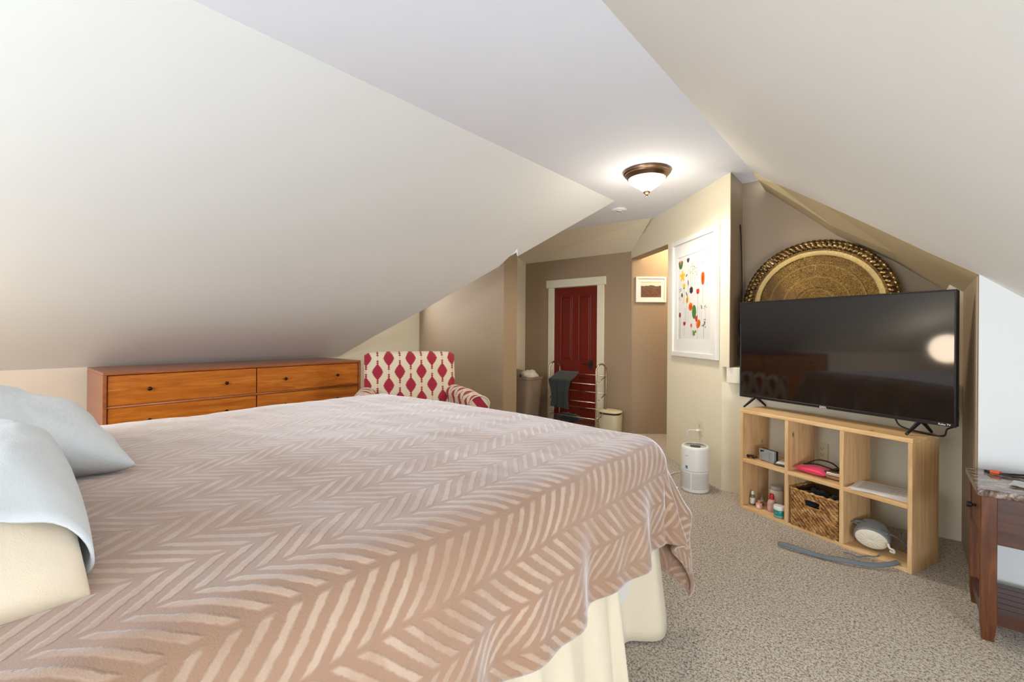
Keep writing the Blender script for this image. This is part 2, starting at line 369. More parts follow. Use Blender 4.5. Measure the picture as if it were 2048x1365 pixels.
# picture wall (45 degrees), with the opening
A0 = Vector((-.985, 3.77)); B0 = Vector((-2.495, 5.21)); du_ = (B0-A0); LW = du_.length; du_.normalize(); nr = Vector((-du_.y, du_.x))*-1
if nr.x < 0: nr = -nr                                   # away from the room (+x,+y)
def PWp(t, z, o=0): p = A0+du_*t+nr*o; return (p.x, p.y, z)
t1 = (Vector((-1.765, 4.51))-A0).length
pw = bmesh.new()
slab([(-.985, 3.77, .985), PWp(t1, .985), PWp(t1, .985, .12), (-.985, 3.936, .985)], (0, 0, HC-.985), pw)
tl_ = (Vector((-1.053, 3.835))-A0).length
slab([PWp(tl_, 0), PWp(t1, 0), PWp(t1, 0, .12), PWp(tl_, 0, .12)], (0, 0, .985), pw)
S('wall_picture', pw, M['cream'])
pw = slab([PWp(t1, 2.15), PWp(LW, 2.165), PWp(LW, HC), PWp(t1, HC)], (nr.x*.12, nr.y*.12, 0))
hd = S('wall_header', pw, M['cream'])
S('trim_1', slab([PWp(t1, 2.149, .002), PWp(LW, 2.164, .002), PWp(LW, 2.164, .12), PWp(t1, 2.149, .12)], (0, 0, -.004)), M['taupe'])
# recess behind the opening
RA = Vector((-2.49, 5.215)); RD = Vector((.763, .647)).normalized(); RN = Vector((-RD.y, RD.x))
def RWp(t, z, o=0): p = RA+RD*t+RN*o; return (p.x, p.y, z)
S('wall_recess', slab([RWp(0, 0), RWp(1.5, 0), RWp(1.5, HC), RWp(0, HC)], (RN.x*.1, RN.y*.1, 0)), M['taupe'])
S('wall_recess_right', slab([(-1.12, 4.1, 0), (-1.12, 6.5, 0), (-1.12, 6.5, HC), (-1.12, 4.1, HC)], (.08, 0, 0)), M['taupe'])
# gable: half wall, cream strip, niche
S('wall_gable_lower', slab([(-1.055, 3.835, 0), (.315, 3.848, 0), (.315, 3.848, .86), (-1.055, 3.835, .86)], (0, .35, 0)), M['cream'])
S('wall_gable_right', slab([(.25, 3.848, .86), (.315, 3.848, .86), (.315, 3.848, 1.515), (.27, 3.848, 1.544), (.25, 3.848, 1.56)], (0, .3, 0)), M['cream'])
S('window_sill', B(-1.01, .25, 3.79, 4.12, .861, .985), M['trim'], bevel=.006).name = 'trim_2'
S('wall_niche_left', slab([(-.981, 3.772, .985), (-.981, 4.12, .985), (-.981, 4.12, HC), (-.981, 3.772, HC)], (-.005, 0, 0)), M['taupe'])
S('wall_niche', slab([(-.99, 4.12, .95), (.32, 4.12, .95), (.32, 4.12, HC), (-.99, 4.12, HC)], (0, .1, 0)), M['taupe'])
# right slope (outer edge of alcove is oblique) and soffit
SR = .833
def zr(x): return 2.5-SR*(x+.85)
out = [(-.86, 3.888), (-.687, 3.80), (-.371, 3.549), (-.095, 3.363), (.116, 3.248), (.303, 3.097)]
S('ceiling_slope_right', slab([(x, y, zr(x)) for x, y in [(-.85, -2.3)]+out[0:]+[(2.2, 3.097), (2.2, -2.3)]], (.03, 0, .04)), M['slope'])
inn = [(-.813, 3.85, 2.431), (-.535, 3.85, 2.184), (-.34, 3.85, 2.003), (.001, 3.85, 1.77), (.267, 3.85, 1.544), (.32, 3.85, 1.50)]
sf = bmesh.new()
oo = [(x, y, zr(x)-.001) for x, y in out]+[]
va = [sf.verts.new(p) for p in oo]; vb = [sf.verts.new(p) for p in inn]
for i in range(5): sf.faces.new((va[i], va[i+1], vb[i+1], vb[i]))
vc = [sf.verts.new((p[0], 4.12, p[2]-.02)) for p in inn]
for i in range(5): sf.faces.new((vb[i], vb[i+1], vc[i+1], vc[i]))
so = S('ceiling_soffit', sf, paint('beige_soffit_paint', (196, 178, 142), .6, .03)); md = so.modifiers.new('t', 'SOLIDIFY'); md.thickness = .03; md.offset = 1
# jamb and white wall
S('wall_jamb', slab([(.3025, 3.098, 0), (.31, 3.9, 0), (.31, 3.9, 1.55), (.3025, 3.098, zr(.303)+.02)], (.05, 0, 0)), M['taupe'])
S('wall_right', slab([(.303, 3.092, 0), (2.2, 3.092, 0), (2.2, 3.092, max(.02, zr(2.2)+.02)), (.303, 3.092, zr(.303)+.02)], (0, .08, 0)), M['rightwhite'])
# wall behind the camera with window opening
zb = lambda x: min(2.5, zl(x), zr(x))
bw_ = bmesh.new(); x0, x1, z0, z1 = -2.45, -.45, .6, 2.1
slab([(-5.0, -2.2, 0), (x0, -2.2, 0), (x0, -2.2, zl(x0)), (-5.0, -2.2, zl(-5.0))], (0, -.1, 0), bw_)
slab([(x1, -2.2, 0), (2.2, -2.2, 0), (2.2, -2.2, max(.02, zr(2.2))), (x1, -2.2, zr(x1))], (0, -.1, 0), bw_)
slab([(x0, -2.2, 0), (x1, -2.2, 0), (x1, -2.2, z0), (x0, -2.2, z0)], (0, -.1, 0), bw_)
slab([(x0, -2.2, z1), (x1, -2.2, z1), (x1, -2.2, zr(x1)), (-.85, -2.2, 2.5), (-2.04, -2.2, 2.5), (x0, -2.2, zl(x0))], (0, -.1, 0), bw_)
S('wall_back', bw_, M['cream'])

# door 1
dr = bmesh.new(); dx0, dx1, dz = -3.65, -2.96, 1.86
d1 = S('door_1', B(dx0, dx1, DY+.015, DY+.045, .01, dz), M['reddoor'])
cx_ = (dx0+dx1)/2
fr = bmesh.new()
for q in ((dx0, dx0+.105, .01, dz), (dx1-.105, dx1, .01, dz), (cx_-.05, cx_+.05, .01, dz), (dx0+.105, cx_-.05, 1.74, dz), (cx_+.05, dx1-.105, 1.74, dz), (dx0+.105, cx_-.05, .66, .86), (cx_+.05, dx1-.105, .66, .86), (dx0+.105, cx_-.05, .01, .2), (cx_+.05, dx1-.105, .01, .2)):
    box(fr, q[0], q[1], DY-.002, DY+.016, q[2], q[3])
S('door_frame_boards', fr, M['reddoor'], d1)
for xa, xb in ((dx0+.105, cx_-.05), (cx_+.05, dx1-.105)):
    for za, zb_ in ((.86, 1.74), (.2, .66)):
        p = bmesh.new(); a = .012; b = .03
        box(p, xa+b, xb-b, DY+.006, DY+.016, za+b, zb_-b)
        S('panel', p, M['reddoor'], d1, bevel=.006)
        m_ = bmesh.new()
        for q in ((xa, xa+a, za, zb_), (xb-a, xb, za, zb_), (xa+a, xb-a, za, za+a), (xa+a, xb-a, zb_-a, zb_)): box(m_, q[0], q[1], DY-.004, DY+.015, q[2], q[3])
        S('panel_moulding', m_, M['reddoor'], d1, bevel=.004)
kb = bmesh.new(); box(kb, -3.075, -3.03, DY-.008, DY-.002, .76, .88)
S('lock_plate', kb, M['blackm'], d1)
S('door_handle', tube([(-3.052, DY-.005, .83), (-3.052, DY-.05, .83), (-3.10, DY-.055, .832), (-3.15, DY-.052, .83)], .009), M['blackm'], d1, smooth=True)
S('trim_3', B(-3.745, -3.645, DY-.02, DY+.0, 0, 1.868), M['trim'], bevel=.004)
S('trim_4', B(-2.965, -2.865, DY-.02, DY+.0, 0, 1.868), M['trim'], bevel=.004)
S('trim_5', B(-3.775, -2.84, DY-.028, DY+.0, 1.868, 1.975), M['trim'], bevel=.004)

# ================================================================== CEILING FIXTURES
t = thing('ceiling_light', 'lit bronze flush ceiling light with frosted glass bowl', 'ceiling light', (-1.475, 3.34, HC))
obj('base_ring', lathe([(0, 0), (.195, 0), (.2, -.008), (.196, -.02), (.185, -.026), (.183, -.036), (.17, -.046), (.165, -.058), (.156, -.064), (.15, -.05), (0, -.045)], 56), M['bronze'], t, smooth=True, ang=40)
n = N('lit_frosted_glass', base=lin((255, 240, 205)), rough=.5, em=(1, .86, .62, 1), ems=1.1)
obj('glass_bowl', lathe([(.156, -.05), (.152, -.068), (.14, -.088), (.12, -.105), (.092, -.122), (.062, -.142), (.035, -.162), (.012, -.172), (0, -.174)], 56), n.m, t, smooth=True)
obj('finial', lathe([(0, -.165), (.028, -.166), (.03, -.172), (.022, -.182), (.01, -.188), (.008, -.196), (.011, -.2), (.008, -.207), (0, -.21)], 24), M['bronze'], t, smooth=True)
sd = bpy.data.lights.new('ceiling_light_bulb', 'SPOT'); sd.energy = 21; sd.color = (1, .90, .74); sd.spot_size = R(172); sd.spot_blend = .35; sd.shadow_soft_size = .13
so_ = bpy.data.objects.new('ceiling_light_bulb', sd); COL.objects.link(so_); so_.location = (-1.475, 3.34, 2.28)
point('ceiling_light_glow', (-1.475, 3.34, 2.2), 3.2, (1, .9, .74), .12)
for q_ in t.children: q_.scale = (.9, .9, .95)
t = thing('smoke_detector', 'small white round vent disc on the flat ceiling beyond the light', 'smoke detector', (-2.148, 4.20, HC))
obj('housing', lathe([(0, 0), (.075, 0), (.077, -.008), (.07, -.018), (.055, -.022), (.05, -.016), (.035, -.016), (.03, -.024), (0, -.025)], 36), M['white'], t, smooth=True, ang=35)
obj('grille_slot', B((-.05, .05, -.003, .003, -.0262, -.0245), (-.003, .003, -.05, .05, -.0262, -.0245)), M['greytext'], t)

# ================================================================== BED
bed = thing('bed', 'large bed with ivory pleated skirt under the plush herringbone throw', 'bed', (-1.77, .85, 0))
ob = lambda bm: bm
def shiftbm(bm, d):
    bmesh.ops.translate(bm, verts=bm.verts, vec=d); return bm
o_ = (1.77, -.85, 0)
obj('mattress', shiftbm(B(-2.78, -.80, -.25, 1.86, .45, .765), o_), M['mattress'], bed, bevel=.05, seg=4)
obj('box_spring', shiftbm(B(-2.76, -.82, -.25, 1.84, .16, .448), o_), M['mattress'], bed, bevel=.02)
for x in (-2.65, -.95):
    for y in (-.15, 1.7): obj('leg', shiftbm(lathe([(0, 0), (.03, 0), (.035, .16), (0, .16)], 16, c=(x, y, 0)), o_), M['blackm'], bed)
def skirt_strip(path, zt, zb, amp, nper, seed):
    bm = bmesh.new(); P = crom(path, 14) if len(path) > 2 else [Vector(path[0]).lerp(Vector(path[1]), i/90) for i in range(91)]
    L = [0]
    for a, b in zip(P, P[1:]): L.append(L[-1]+(b-a).length)
    nz = 10; cols = []
    for i, p in enumerate(P):
        d = (P[min(i+1, len(P)-1)]-P[max(i-1, 0)]).normalized(); nn = Vector((d.y, -d.x, 0))
        col = []
        for j in range(nz+1):
            k = j/nz; z = zt+(zb-zt)*k
            a = amp*(.25+.75*k)*(math.sin(L[i]*nper+seed+.5*math.sin(L[i]*nper*.37))+.35*math.sin(L[i]*nper*2.1+seed*3))
            col.append(bm.verts.new((p.x+nn.x*(a+.055*k-.04), p.y+nn.y*(a+.055*k-.04), z)))
        cols.append(col)
    for a, b in zip(cols, cols[1:]):
        for j in range(nz): bm.faces.new((a[j], b[j], b[j+1], a[j+1]))
    return bm
def skirt(path, *a):
    o = obj('bed_skirt', shiftbm(skirt_strip(path, *a), o_), M['skirt'], bed, smooth=True); m = o.modifiers.new('t', 'SOLIDIFY'); m.thickness = .004
skirt([(-.76, -.2, 0), (-.755, .3, 0), (-.75, .8, 0), (-.74, 1.15, 0), (-.71, 1.44, 0)], .46, .012, .02, 42, .4)
skirt([(-.76, 1.93, 0), (-.735, 1.85, 0), (-.735, 1.78, 0), (-.82, 1.70, 0), (-.82, 1.6, 0), (-.81, 1.48, 0)][::-1], .46, .012, .003, 20, 1.)
skirt([(-2.78, 1.88, 0), (-1.8, 1.88, 0), (-.82, 1.88, 0)][::-1], .46, .012, .012, 30, 2.)
skirt([(-2.80, -.2, 0), (-2.80, .8, 0), (-2.80, 1.86, 0)][::-1], .46, .012, .012, 30, 3.)

# throw blanket
XE, YE, XF, YH = -.73, 1.93, -2.84, -.22; RB = .11; ZT = .80
def drape(p, q):
    x, y = p, q; oa = 0; z = ZT
    xc, yc, xf = XE-RB, YE-RB, XF+RB
    da = max(0, p-xc); db = max(0, q-yc); dc = max(0, xf-p)
    bx = min(max(p, xf), xc); by = min(q, yc)
    lon = (da if da > 0 else -dc)
    s = math.hypot(lon, db)
    wr = .010*noise.noise(Vector((p*1.1, q*2.2, 0)))+.005*noise.noise(Vector((p*2.5+4, q*6, 3)))+.0025*noise.noise(Vector((p*7, q*14, 5)))
    cr = .018*math.sin(PI*min(1, max(0, (p-xf)/(xc-xf))))
    if s < 1e-6: return Vector((bx, by, z+wr+cr))
    dx, dy = lon/s, db/s
    if s < RB*PI/2:
        a = s/RB; off = RB*math.sin(a); z = ZT-RB*(1-math.cos(a)); drop = 0
    else:
        drop = s-RB*PI/2; off = RB+.07*drop; z = ZT-RB-drop
    corner = abs(2*dx*dy)                                   # 1 on the diagonal
    ph = p*1.0*(db > 0)+q*1.0*(lon != 0)
    k = min(1, drop/.22)
    off += k*(.022*math.sin(ph*13+.6)+.012*math.sin(ph*29))*(1-corner*.7)
    if corner > 0: off += k*(.075*math.sin(math.atan2(dy, abs(dx))*2)**2+.03*math.sin(math.atan2(dy, abs(dx))*9))
    z = max(z, .02+.01*math.sin(ph*20))
    return Vector((bx+dx*off, by+dy*off, z+wr*(1-k)))
bb = bmesh.new(); NX, NY = 230, 210; p0, p1, q0, q1 = XF-.45, XE+.36, YH, YE+.50
uvs = {}
Vg = []
for i in range(NX+1):
    r_ = []
    for j in range(NY+1):
        p = p0+(p1-p0)*i/NX; q = q0+(q1-q0)*j/NY
        r_.append(bb.verts.new(drape(p, q)))
    Vg.append(r_)
bb.verts.index_update()
uvl = bb.loops.layers.uv.new('UVMap')
for i in range(NX):
    for j in range(NY):
        f = bb.faces.new((Vg[i][j], Vg[i+1][j], Vg[i+1][j+1], Vg[i][j+1]))
        for lp, (a, b) in zip(f.loops, ((i, j), (i+1, j), (i+1, j+1), (i, j+1))):
            lp[uvl].uv = (5+p0+(p1-p0)*a/NX, 2+q0+(q1-q0)*b/NY)
bl = obj('throw_blanket', bb, M['blanket'], smooth=True); bl.modifiers.new('t', 'SOLIDIFY').thickness = .012
bl.modifiers['t'].offset = 1
tag(bl, 'tan plush herringbone throw blanket spread over the bed', 'blanket')
hem = bmesh.new()
def edge_path():
    pts = [drape(p1-.004, q0+(q1-q0)*j/70) for j in range(71)]
    return pts
def hemtube(pts): return tube([p+Vector((0, 0, .004)) for p in pts], .0085, n=6, smooth=0)
obj('hem', hemtube(edge_path()), M['blanket'], bl, smooth=True, uv=lambda c: (c.x+5, c.y+2))
obj('hem', hemtube([drape(p1-(p1-p0)*i/70, q1-.004) for i in range(71)]), M['blanket'], bl, smooth=True, uv=lambda c: (c.x+5, c.y+2))

def pillow_bm(a, b, T, seed=0, n_=34, pinch=.08, z0=-9, wr=.012):
    bm = bmesh.new()
    for sg in (1, -1):
        def fn(u, v):
            u = 2*u-1; v = 2*v-1
            u = math.copysign(1-(1-abs(u))**1.6, u); v = math.copysign(1-(1-abs(v))**1.6, v)
            x = a*u*(1-pinch*(1-v*v)*abs(u)); y = b*v*(1-pinch*(1-u*u)*abs(v))
            e = max(0, (1-u**2)*(1-v**2))**.42
            q_ = abs(noise.noise(Vector((x*3.2+seed, y*5+x*2, seed+9)))); k = noise.noise(Vector((x*3+seed, y*7, seed)))*1.4+(1-q_*5 if q_ < .2 else 0)*.7+noise.noise(Vector((x*7+seed, y*15, seed+3)))*.5
            z = sg*T*e+(wr*k*min(1, e*2) if sg > 0 else 0)
            return Vector((x, y, max(z, z0)))
        grid(bm, n_, n_, fn)
    bmesh.ops.remove_doubles(bm, verts=bm.verts, dist=.0004); return bm
o = obj('pillow', pillow_bm(.45, .33, .13, 1, z0=-.12), M['pcase'], smooth=True, loc=(-2.13, -.03, .955), rot=(R(-17), R(1), R(2)))
tag(o, 'far pillow in pale grey-blue pillowcase with a pointed corner', 'pillow')
np_ = thing('pillow', 'near pillow in rumpled grey-blue case showing cream cotton end', 'pillow', (-1.44, -.165, .918))
PA = .40
def droop(x, z): return max(z-.085*max(0, x/PA)**2.2-.03*max(0, -x/PA)**2, -.105)
fb = pillow_bm(.455, .285, .118, 5, pinch=.02, z0=-.12)
for vtx in fb.verts: vtx.co.z = droop(vtx.co.x-.02, vtx.co.z)
obj('pillow_filling', fb, M['pcream'], np_, smooth=True)
cs = bmesh.new()
def case(u, v):     # tube open toward +x
    ang = 2*PI*v; x = -.44+.80*u
    f = max(.02, 1-(abs(x)/.455)**2.6)
    w = .302*(.93+.07*f); hgt = .128*f**.42+.006
    c, s_2 = math.cos(ang), math.sin(ang)
    y = w*math.copysign(abs(c)**.8, c); z = hgt*math.copysign(abs(s_2)**1.0, s_2)
    k = noise.noise(Vector((x*1.6, y*6+x*2, 2)))*.034+noise.noise(Vector((x*3, y*13+x*5, 8)))*.02+.016*(1-abs(noise.noise(Vector((x*1.3+4, y*9-x*4, 1))))*4 if abs(noise.noise(Vector((x*1.3+4, y*9-x*4, 1))))<.25 else 0)
    x += (.035*math.sin(ang*2+.6)-.03*s_2)*max(0, u-.6)*2
    if s_2 > 0: z += k*min(1, s_2*2)
    y *= 1+.03*max(0, u-.7)*3
    return Vector((x, y, droop(x, z+.012*max(0, u-.8)*5*max(0, s_2))))
grid(cs, 40, 96, case); bmesh.ops.remove_doubles(cs, verts=cs.verts, dist=.0005)
o = obj('pillowcase', cs, M['pcase'], np_, smooth=True); o.modifiers.new('t', 'SOLIDIFY').thickness = .005

# ================================================================== DRESSER  (front on plane x=-4.2)
DL, DH, DD = 1.99, .945, .70
t = thing('dresser', 'long low orange-brown wooden dresser with round dark knobs', 'dresser', (-4.2, .56, 0))
cf = bmesh.new()      # local: front at x=0, back at x=-DD, along +y
box(cf, -DD, 0, 0, .022, .14, DH-.022); box(cf, -DD, 0, DL-.022, DL, .14, DH-.022); box(cf, -DD, -.02, .022, DL-.022, .14, .162); box(cf, -DD, -DD+.01, .022, DL-.022, .162, DH-.022)
obj('side_panels', cf, M['dressertop'], t, bevel=.002, seg=1)
obj('top_panel', B(-DD, 0, 0, DL, DH-.022, DH), M['dressertop'], t, bevel=.004)
for xx in (-.06, -DD+.06):
    for yy in (.06, DL-.06): obj('leg', lathe([(0, 0), (.016, 0), (.025, .14), (0, .14)], 16, c=(xx, yy, 0)), M['dressertop'], t)
rows = [(.705, .918), (.475, .685), (.245, .455)]
ysp = [(.027, .995), (1.005, DL-.027)]
for za, zb_ in rows:
    for ya, yb in ysp:
        d = obj('drawer', B(-.045, -.012, ya, yb, za, zb_), M['dresser'], t, bevel=.002, seg=1)
        for fy in (.24, .76):
            yy = ya+(yb-ya)*fy
            kn = lathe([(0, 0), (.006, 0), (.005, .014), (.0135, .018), (.015, .024), (.012, .031), (0, .033)], 16)
            bmesh.ops.rotate(kn, verts=kn.verts, cent=(0, 0, 0), matrix=Matrix.Rotation(PI/2, 3, 'Y'))
            obj('knob', shiftbm(kn, (-.012, yy, (za+zb_)/2)), M['knob'], d, smooth=True)
for z in (.695, .465):
    obj('rail', tube([(-.012, .022, z), (-.012, DL-.022, z)], .009, smooth=0, n=10), M['dressertop'], t, smooth=True)

# ================================================================== ARMCHAIR
ch = thing('armchair', 'upholstered armchair in crimson and cream ikat fabric in the corner', 'armchair', (-3.47, 2.64, 0), 0)
fdir = Vector((.647, -.763)).lerp(Vector((0, 0)), 0)
fx = Vector((.647*math.cos(R(20))+.763*math.sin(R(20)), -.763*math.cos(R(20))+.647*math.sin(R(20))))
ch.rotation_euler = (0, 0, math.atan2(fx.y, fx.x)+PI/2)    # local -y is the front; local +x is chair's left seen from front... right in picture
W2 = .425
bk = bmesh.new()
def backf(u, v, front):
    x = (2*u-1); z = .30+v*.755
    wz = W2*(1-.10*max(0, (.62-v))*1.2)*(1-.0*v)
    c = 1.0
    top = 1-.020*abs(x)**6
    X = x*wz; e = (1-abs(x)**8)**.5*(1-max(0, (v-.9)/.1)**3*.8)
    lean = .10*v
    y = lean+(-.07*e if front else .06*e)
    Z = .30+(z-.30)*top
    if v > .93 and abs(x) > .9: Z -= .02*(abs(x)-.9)/.1*((v-.93)/.07)
    return Vector((X, y, Z))
for fr_ in (1, 0): grid(bk, 26, 26, lambda u, v: backf(u, v, fr_))
# close rim
bmesh.ops.remove_doubles(bk, verts=bk.verts, dist=.004)
bmesh.ops.holes_fill(bk, edges=[e for e in bk.edges if e.is_boundary], sides=0)
obj('backrest', bk, M['ikat'], ch, smooth=True, uv=lambda c: (c.x+2.06, c.z+1.005), ang=70)
obj('seat_cushion', B(-.31, .31, -.56, -.06, .30, .47), M['ikat'], ch, bevel=.05, seg=4, smooth=True, uv=lambda c: (c.x+2.05, c.y+1))
obj('seat_base', B(-.36, .36, -.55, .10, .16, .30), M['ikat'], ch, bevel=.02, seg=2, uv=lambda c: (c.x+c.y*.9+2.05, c.z+1))
for sx in (-1, 1):
    am = bmesh.new(); prof = []
    for k in range(17):
        a = PI*k/16*1.15-.1
        prof.append((math.cos(a)*.085, .665+math.sin(a)*.068))
    prof = [(.055, .18), (.058, .48)]+prof+[(-.055, .5), (-.055, .18)]
    nS = 12; rings = []
    for i in range(nS+1):
        f = i/nS; y = .06-f*.68; dz = -.03*max(0, f-.55)*2.2; ox = sx*(.40+.085*f)
        rings.append([am.verts.new((ox+px*sx*1, y, pz+dz*(pz > .4))) for px, pz in prof])
    for a, b in zip(rings, rings[1:]):
        for j in range(len(prof)-1): am.faces.new((a[j], a[j+1], b[j+1], b[j]))
    am.faces.new(rings[0]); am.faces.new(rings[-1][::-1])
    ar = obj('armrest', am, M['ikat'], ch, smooth=True, ang=50, uv=lambda c: (c.y*1.25+2.0, abs(c.x)*1.0+c.z*.8+.5))
    y = .06-.68-.002; ox = sx*.485
    obj('piping', tube([(ox+px*sx, y, pz-.0297*(pz > .4)) for px, pz in prof], .006, n=6, smooth=2), flat('cream_piping', (222, 208, 186), .8), ar, smooth=True)
for x in (-.33, .33):
    for y in (-.5, .06): obj('leg', lathe([(0, 0), (.016, 0), (.026, .165), (0, .165)], 14, c=(x, y, 0)), M['cherryd'], ch)

# ================================================================== HALL OBJECTS
# laundry hamper
hp = thing('laundry_hamper', 'tall taupe perforated plastic laundry hamper heaped with clothes', 'hamper', (-3.86, 4.78, 0))
def rrect(bm, prof, ex=.45, seg=56, uvk=None):
    rings = []
    for a, b, z in prof:
        rings.append([bm.verts.new((a*math.copysign(abs(math.cos(2*PI*i/seg))**ex, math.cos(2*PI*i/seg)), b*math.copysign(abs(math.sin(2*PI*i/seg))**ex, math.sin(2*PI*i/seg)), z)) for i in range(seg)])
    for A, Bq in zip(rings, rings[1:]):
        for i in range(seg): bm.faces.new((A[i], A[(i+1) % seg], Bq[(i+1) % seg], Bq[i]))
    return rings
hb = bmesh.new(); r = rrect(hb, [(.19, .15, .0), (.195, .155, .02), (.24, .19, .62), (.252, .20, .625), (.252, .20, .655), (.235, .185, .655), (.188, .148, .03)])
hb.faces.new(r[0][::-1]); hb.faces.new(r[-1])
obj('basket_body', hb, M['hamper'], hp, smooth=True, ang=40, uv=lambda c: (math.atan2(c.y, c.x)*.25+5, c.z))
obj('handle_slot', B((-.13, -.03, -.204, -.196, .575, .602)), M['slot'], hp)
o = obj('cloth_bundle', blob(bmesh.new(), (-3.735, 4.76, .665), (.11, .12, .075), nz=.35, seed=2), M['whitecloth'], smooth=True); tag(o, 'white speckled cloth crumpled on top of the hamper', 'laundry')
o = obj('cloth_bundle', blob(bmesh.new(), (-3.90, 4.74, .66), (.08, .10, .075), nz=.4, seed=4), M['greycloth'], smooth=True); tag(o, 'grey cloth crumpled in the middle of the hamper', 'laundry')
o = obj('cloth_bundle', blob(bmesh.new(), (-4.02, 4.72, .65), (.08, .09, .06), nz=.4, seed=6), M['navycloth'], smooth=True); tag(o, 'black cloth at the left edge of the hamper', 'laundry')

# shoe rack
rk = thing('shoe_rack', 'chrome tube shoe rack standing in front of the red door', 'rack', (-3.43, 4.8, 0))
RW, RDp, RH = .69, .24, .855
for x in (0, RW):
    obj('side_hoop', tube([(x, 0, 0), (x, 0, .4), (x, 0, .76), (x, .02, .82), (x, .075, .855), (x, RDp/2, .86), (x, RDp-.075, .855), (x, RDp-.02, .82), (x, RDp, .76), (x, RDp, .4), (x, RDp, 0)], .011, n=10, smooth=5), M['chrome'], rk, smooth=True)
for z, dz in ((.62, .09), (.40, .09), (.20, .08)):
    for x in (0, RW): obj('cross_bar', tube([(x, 0, z), (x, RDp, z+dz)], .007, smooth=0), M['chrome'], rk, smooth=True)
    for yy, zz in ((0, z), (RDp, z+dz)):
        obj('shelf_bar', tube([(0, yy, zz), (RW, yy, zz)], .006, smooth=0), M['chrome'], rk, smooth=True)
wb = bmesh.new()
for i in range(22):
    x = .02+i*(RW-.04)/21; tube([(x, .0, .08), (x, .17, .095), (x, RDp, .13)], .0022, wb, n=5, smooth=0)
for yy, zz in ((0, .08), (.1, .089), (RDp, .13), (RDp, .155)): tube([(0, yy, zz), (RW, yy, zz)], .004, wb, n=6, smooth=0)
o = obj('wire_shelf', wb, M['chrome'], rk)
def hang(u, v):
    x = -3.41+.30*u+.03*math.sin(v*6)*(u-.5); L = v*.62
    if L < .20: y = 4.81-.012+ .21-L; z = .715-.0+.012-.09*(L/.2)*.95
    else: y = 4.78; z = .645-(L-.2)*.85
    y += .022*math.sin(u*17+v*2)*min(1, max(0, (L-.2)/.15)); z += .03*math.sin(u*5)*max(0, L-.35)
    return Vector((x, y, z+.006))
hc = bmesh.new(); grid(hc, 30, 26, hang)
o = obj('hanging_cloth', hc, M['darkcloth'], smooth=True); o.modifiers.new('t', 'SOLIDIFY').thickness = .008
tag(o, 'dark slate cloth draped over the top bars of the shoe rack', 'cloth')
cb = bmesh.new(); blob(cb, (-3.22, 4.92, .155), (.17, .10, .05), nz=.5, fr=5, seed=9, floor=.105)
o = obj('folded_cloth', cb, M['navycloth'], smooth=True); tag(o, 'black cloth lying on the bottom wire shelf of the shoe rack', 'cloth')
# trash can
tcn = thing('trash_can', 'small cream bin with rounded lid beside the red door', 'bin', (-2.70, 5.08, 0))
tb = bmesh.new(); r = rrect(tb, [(.13, .10, .012), (.135, .105, .03), (.14, .108, .238), (.125, .095, .24)], ex=.62, seg=40); tb.faces.new(r[0][::-1]); tb.faces.new(r[-1])
obj('bin_body', tb, flat('cream_enamel', (206, 198, 168), .35), tcn, smooth=True, ang=50)
tb = bmesh.new(); r = rrect(tb, [(.125, .095, .241), (.125, .095, .258), (.12, .09, .26)], ex=.62, seg=40); tb.faces.new(r[0][::-1]); tb.faces.new(r[-1])
obj('rim_band', tb, M['blackm'], tcn)
tb = bmesh.new(); r = rrect(tb, [(.14, .108, .261), (.142, .11, .272), (.13, .10, .284), (.09, .07, .292), (.03, .02, .295)], ex=.62, seg=40); tb.faces.new(r[0][::-1]); tb.faces.new(r[-1])
obj('lid', tb, flat('cream_enamel_lid', (216, 206, 172), .35), tcn, smooth=True, ang=50)
tb = bmesh.new(); r = rrect(tb, [(.13, .10, 0), (.134, .104, .012)], ex=.62, seg=40); tb.faces.new(r[0][::-1]); tb.faces.new(r[-1])
obj('base_ring', tb, M['blackm'], tcn)
obj('emblem', lathe([(0, 0), (.008, 0), (.008, .003), (0, .003)], 14), M['bronze'], tcn, loc=(-.075, -.106, .205), rot=(PI/2, 0, 0))

# ================================================================== PICTURES
ang_pw = math.atan2(-du_.y, -du_.x)          # local +x runs left->right in the picture
fp = thing('botanical_print', 'large white-framed print of pressed wildflowers on the cream wall', 'picture', PWp((Vector((-1.375, 4.14))-A0).length, 1.58, -.002), ang_pw)
# front faces the room; local -y toward room
FW, FH = .405, .55
fm = B((-FW, -FW+.045, -.032, 0, -FH, FH), (FW-.045, FW, -.032, 0, -FH, FH), (-FW+.045, FW-.045, -.032, 0, -FH, -FH+.045), (-FW+.045, FW-.045, -.032, 0, FH-.045, FH))
obj('frame', fm, M['whitef'], fp, bevel=.004)
mb_ = B((-FW+.04, -.29, -.014, -.002, -FH+.04, FH-.04), (.29, FW-.04, -.014, -.002, -FH+.04, FH-.04), (-.29, .29, -.014, -.002, -FH+.04, -.388), (-.29, .29, -.014, -.002, .385, FH-.04))
obj('mount', mb_, M['mat'], fp)
pr = obj('print_sheet', B(-.295, .295, -.009, -.002, -.395, .39), flat('print_paper', (212, 210, 208), .8), fp)
FC = {'g': (62, 110, 40), 'lg': (150, 160, 90), 'y': (238, 184, 30), 'o': (232, 110, 30), 'r': (206, 56, 40), 'p': (120, 40, 60), 'v': (100, 76, 110), 'k': (60, 50, 46), 's': (150, 150, 136), 'pk': (236, 170, 150)}
keys = list(FC); fmats = [flat('ink_'+k, FC[k], .8) for k in keys]
pb = bmesh.new()
def pu(px, py): return (-.295+(px-138)/(430-138)*.59, .39-(py-300)/(1090-300)*.785)
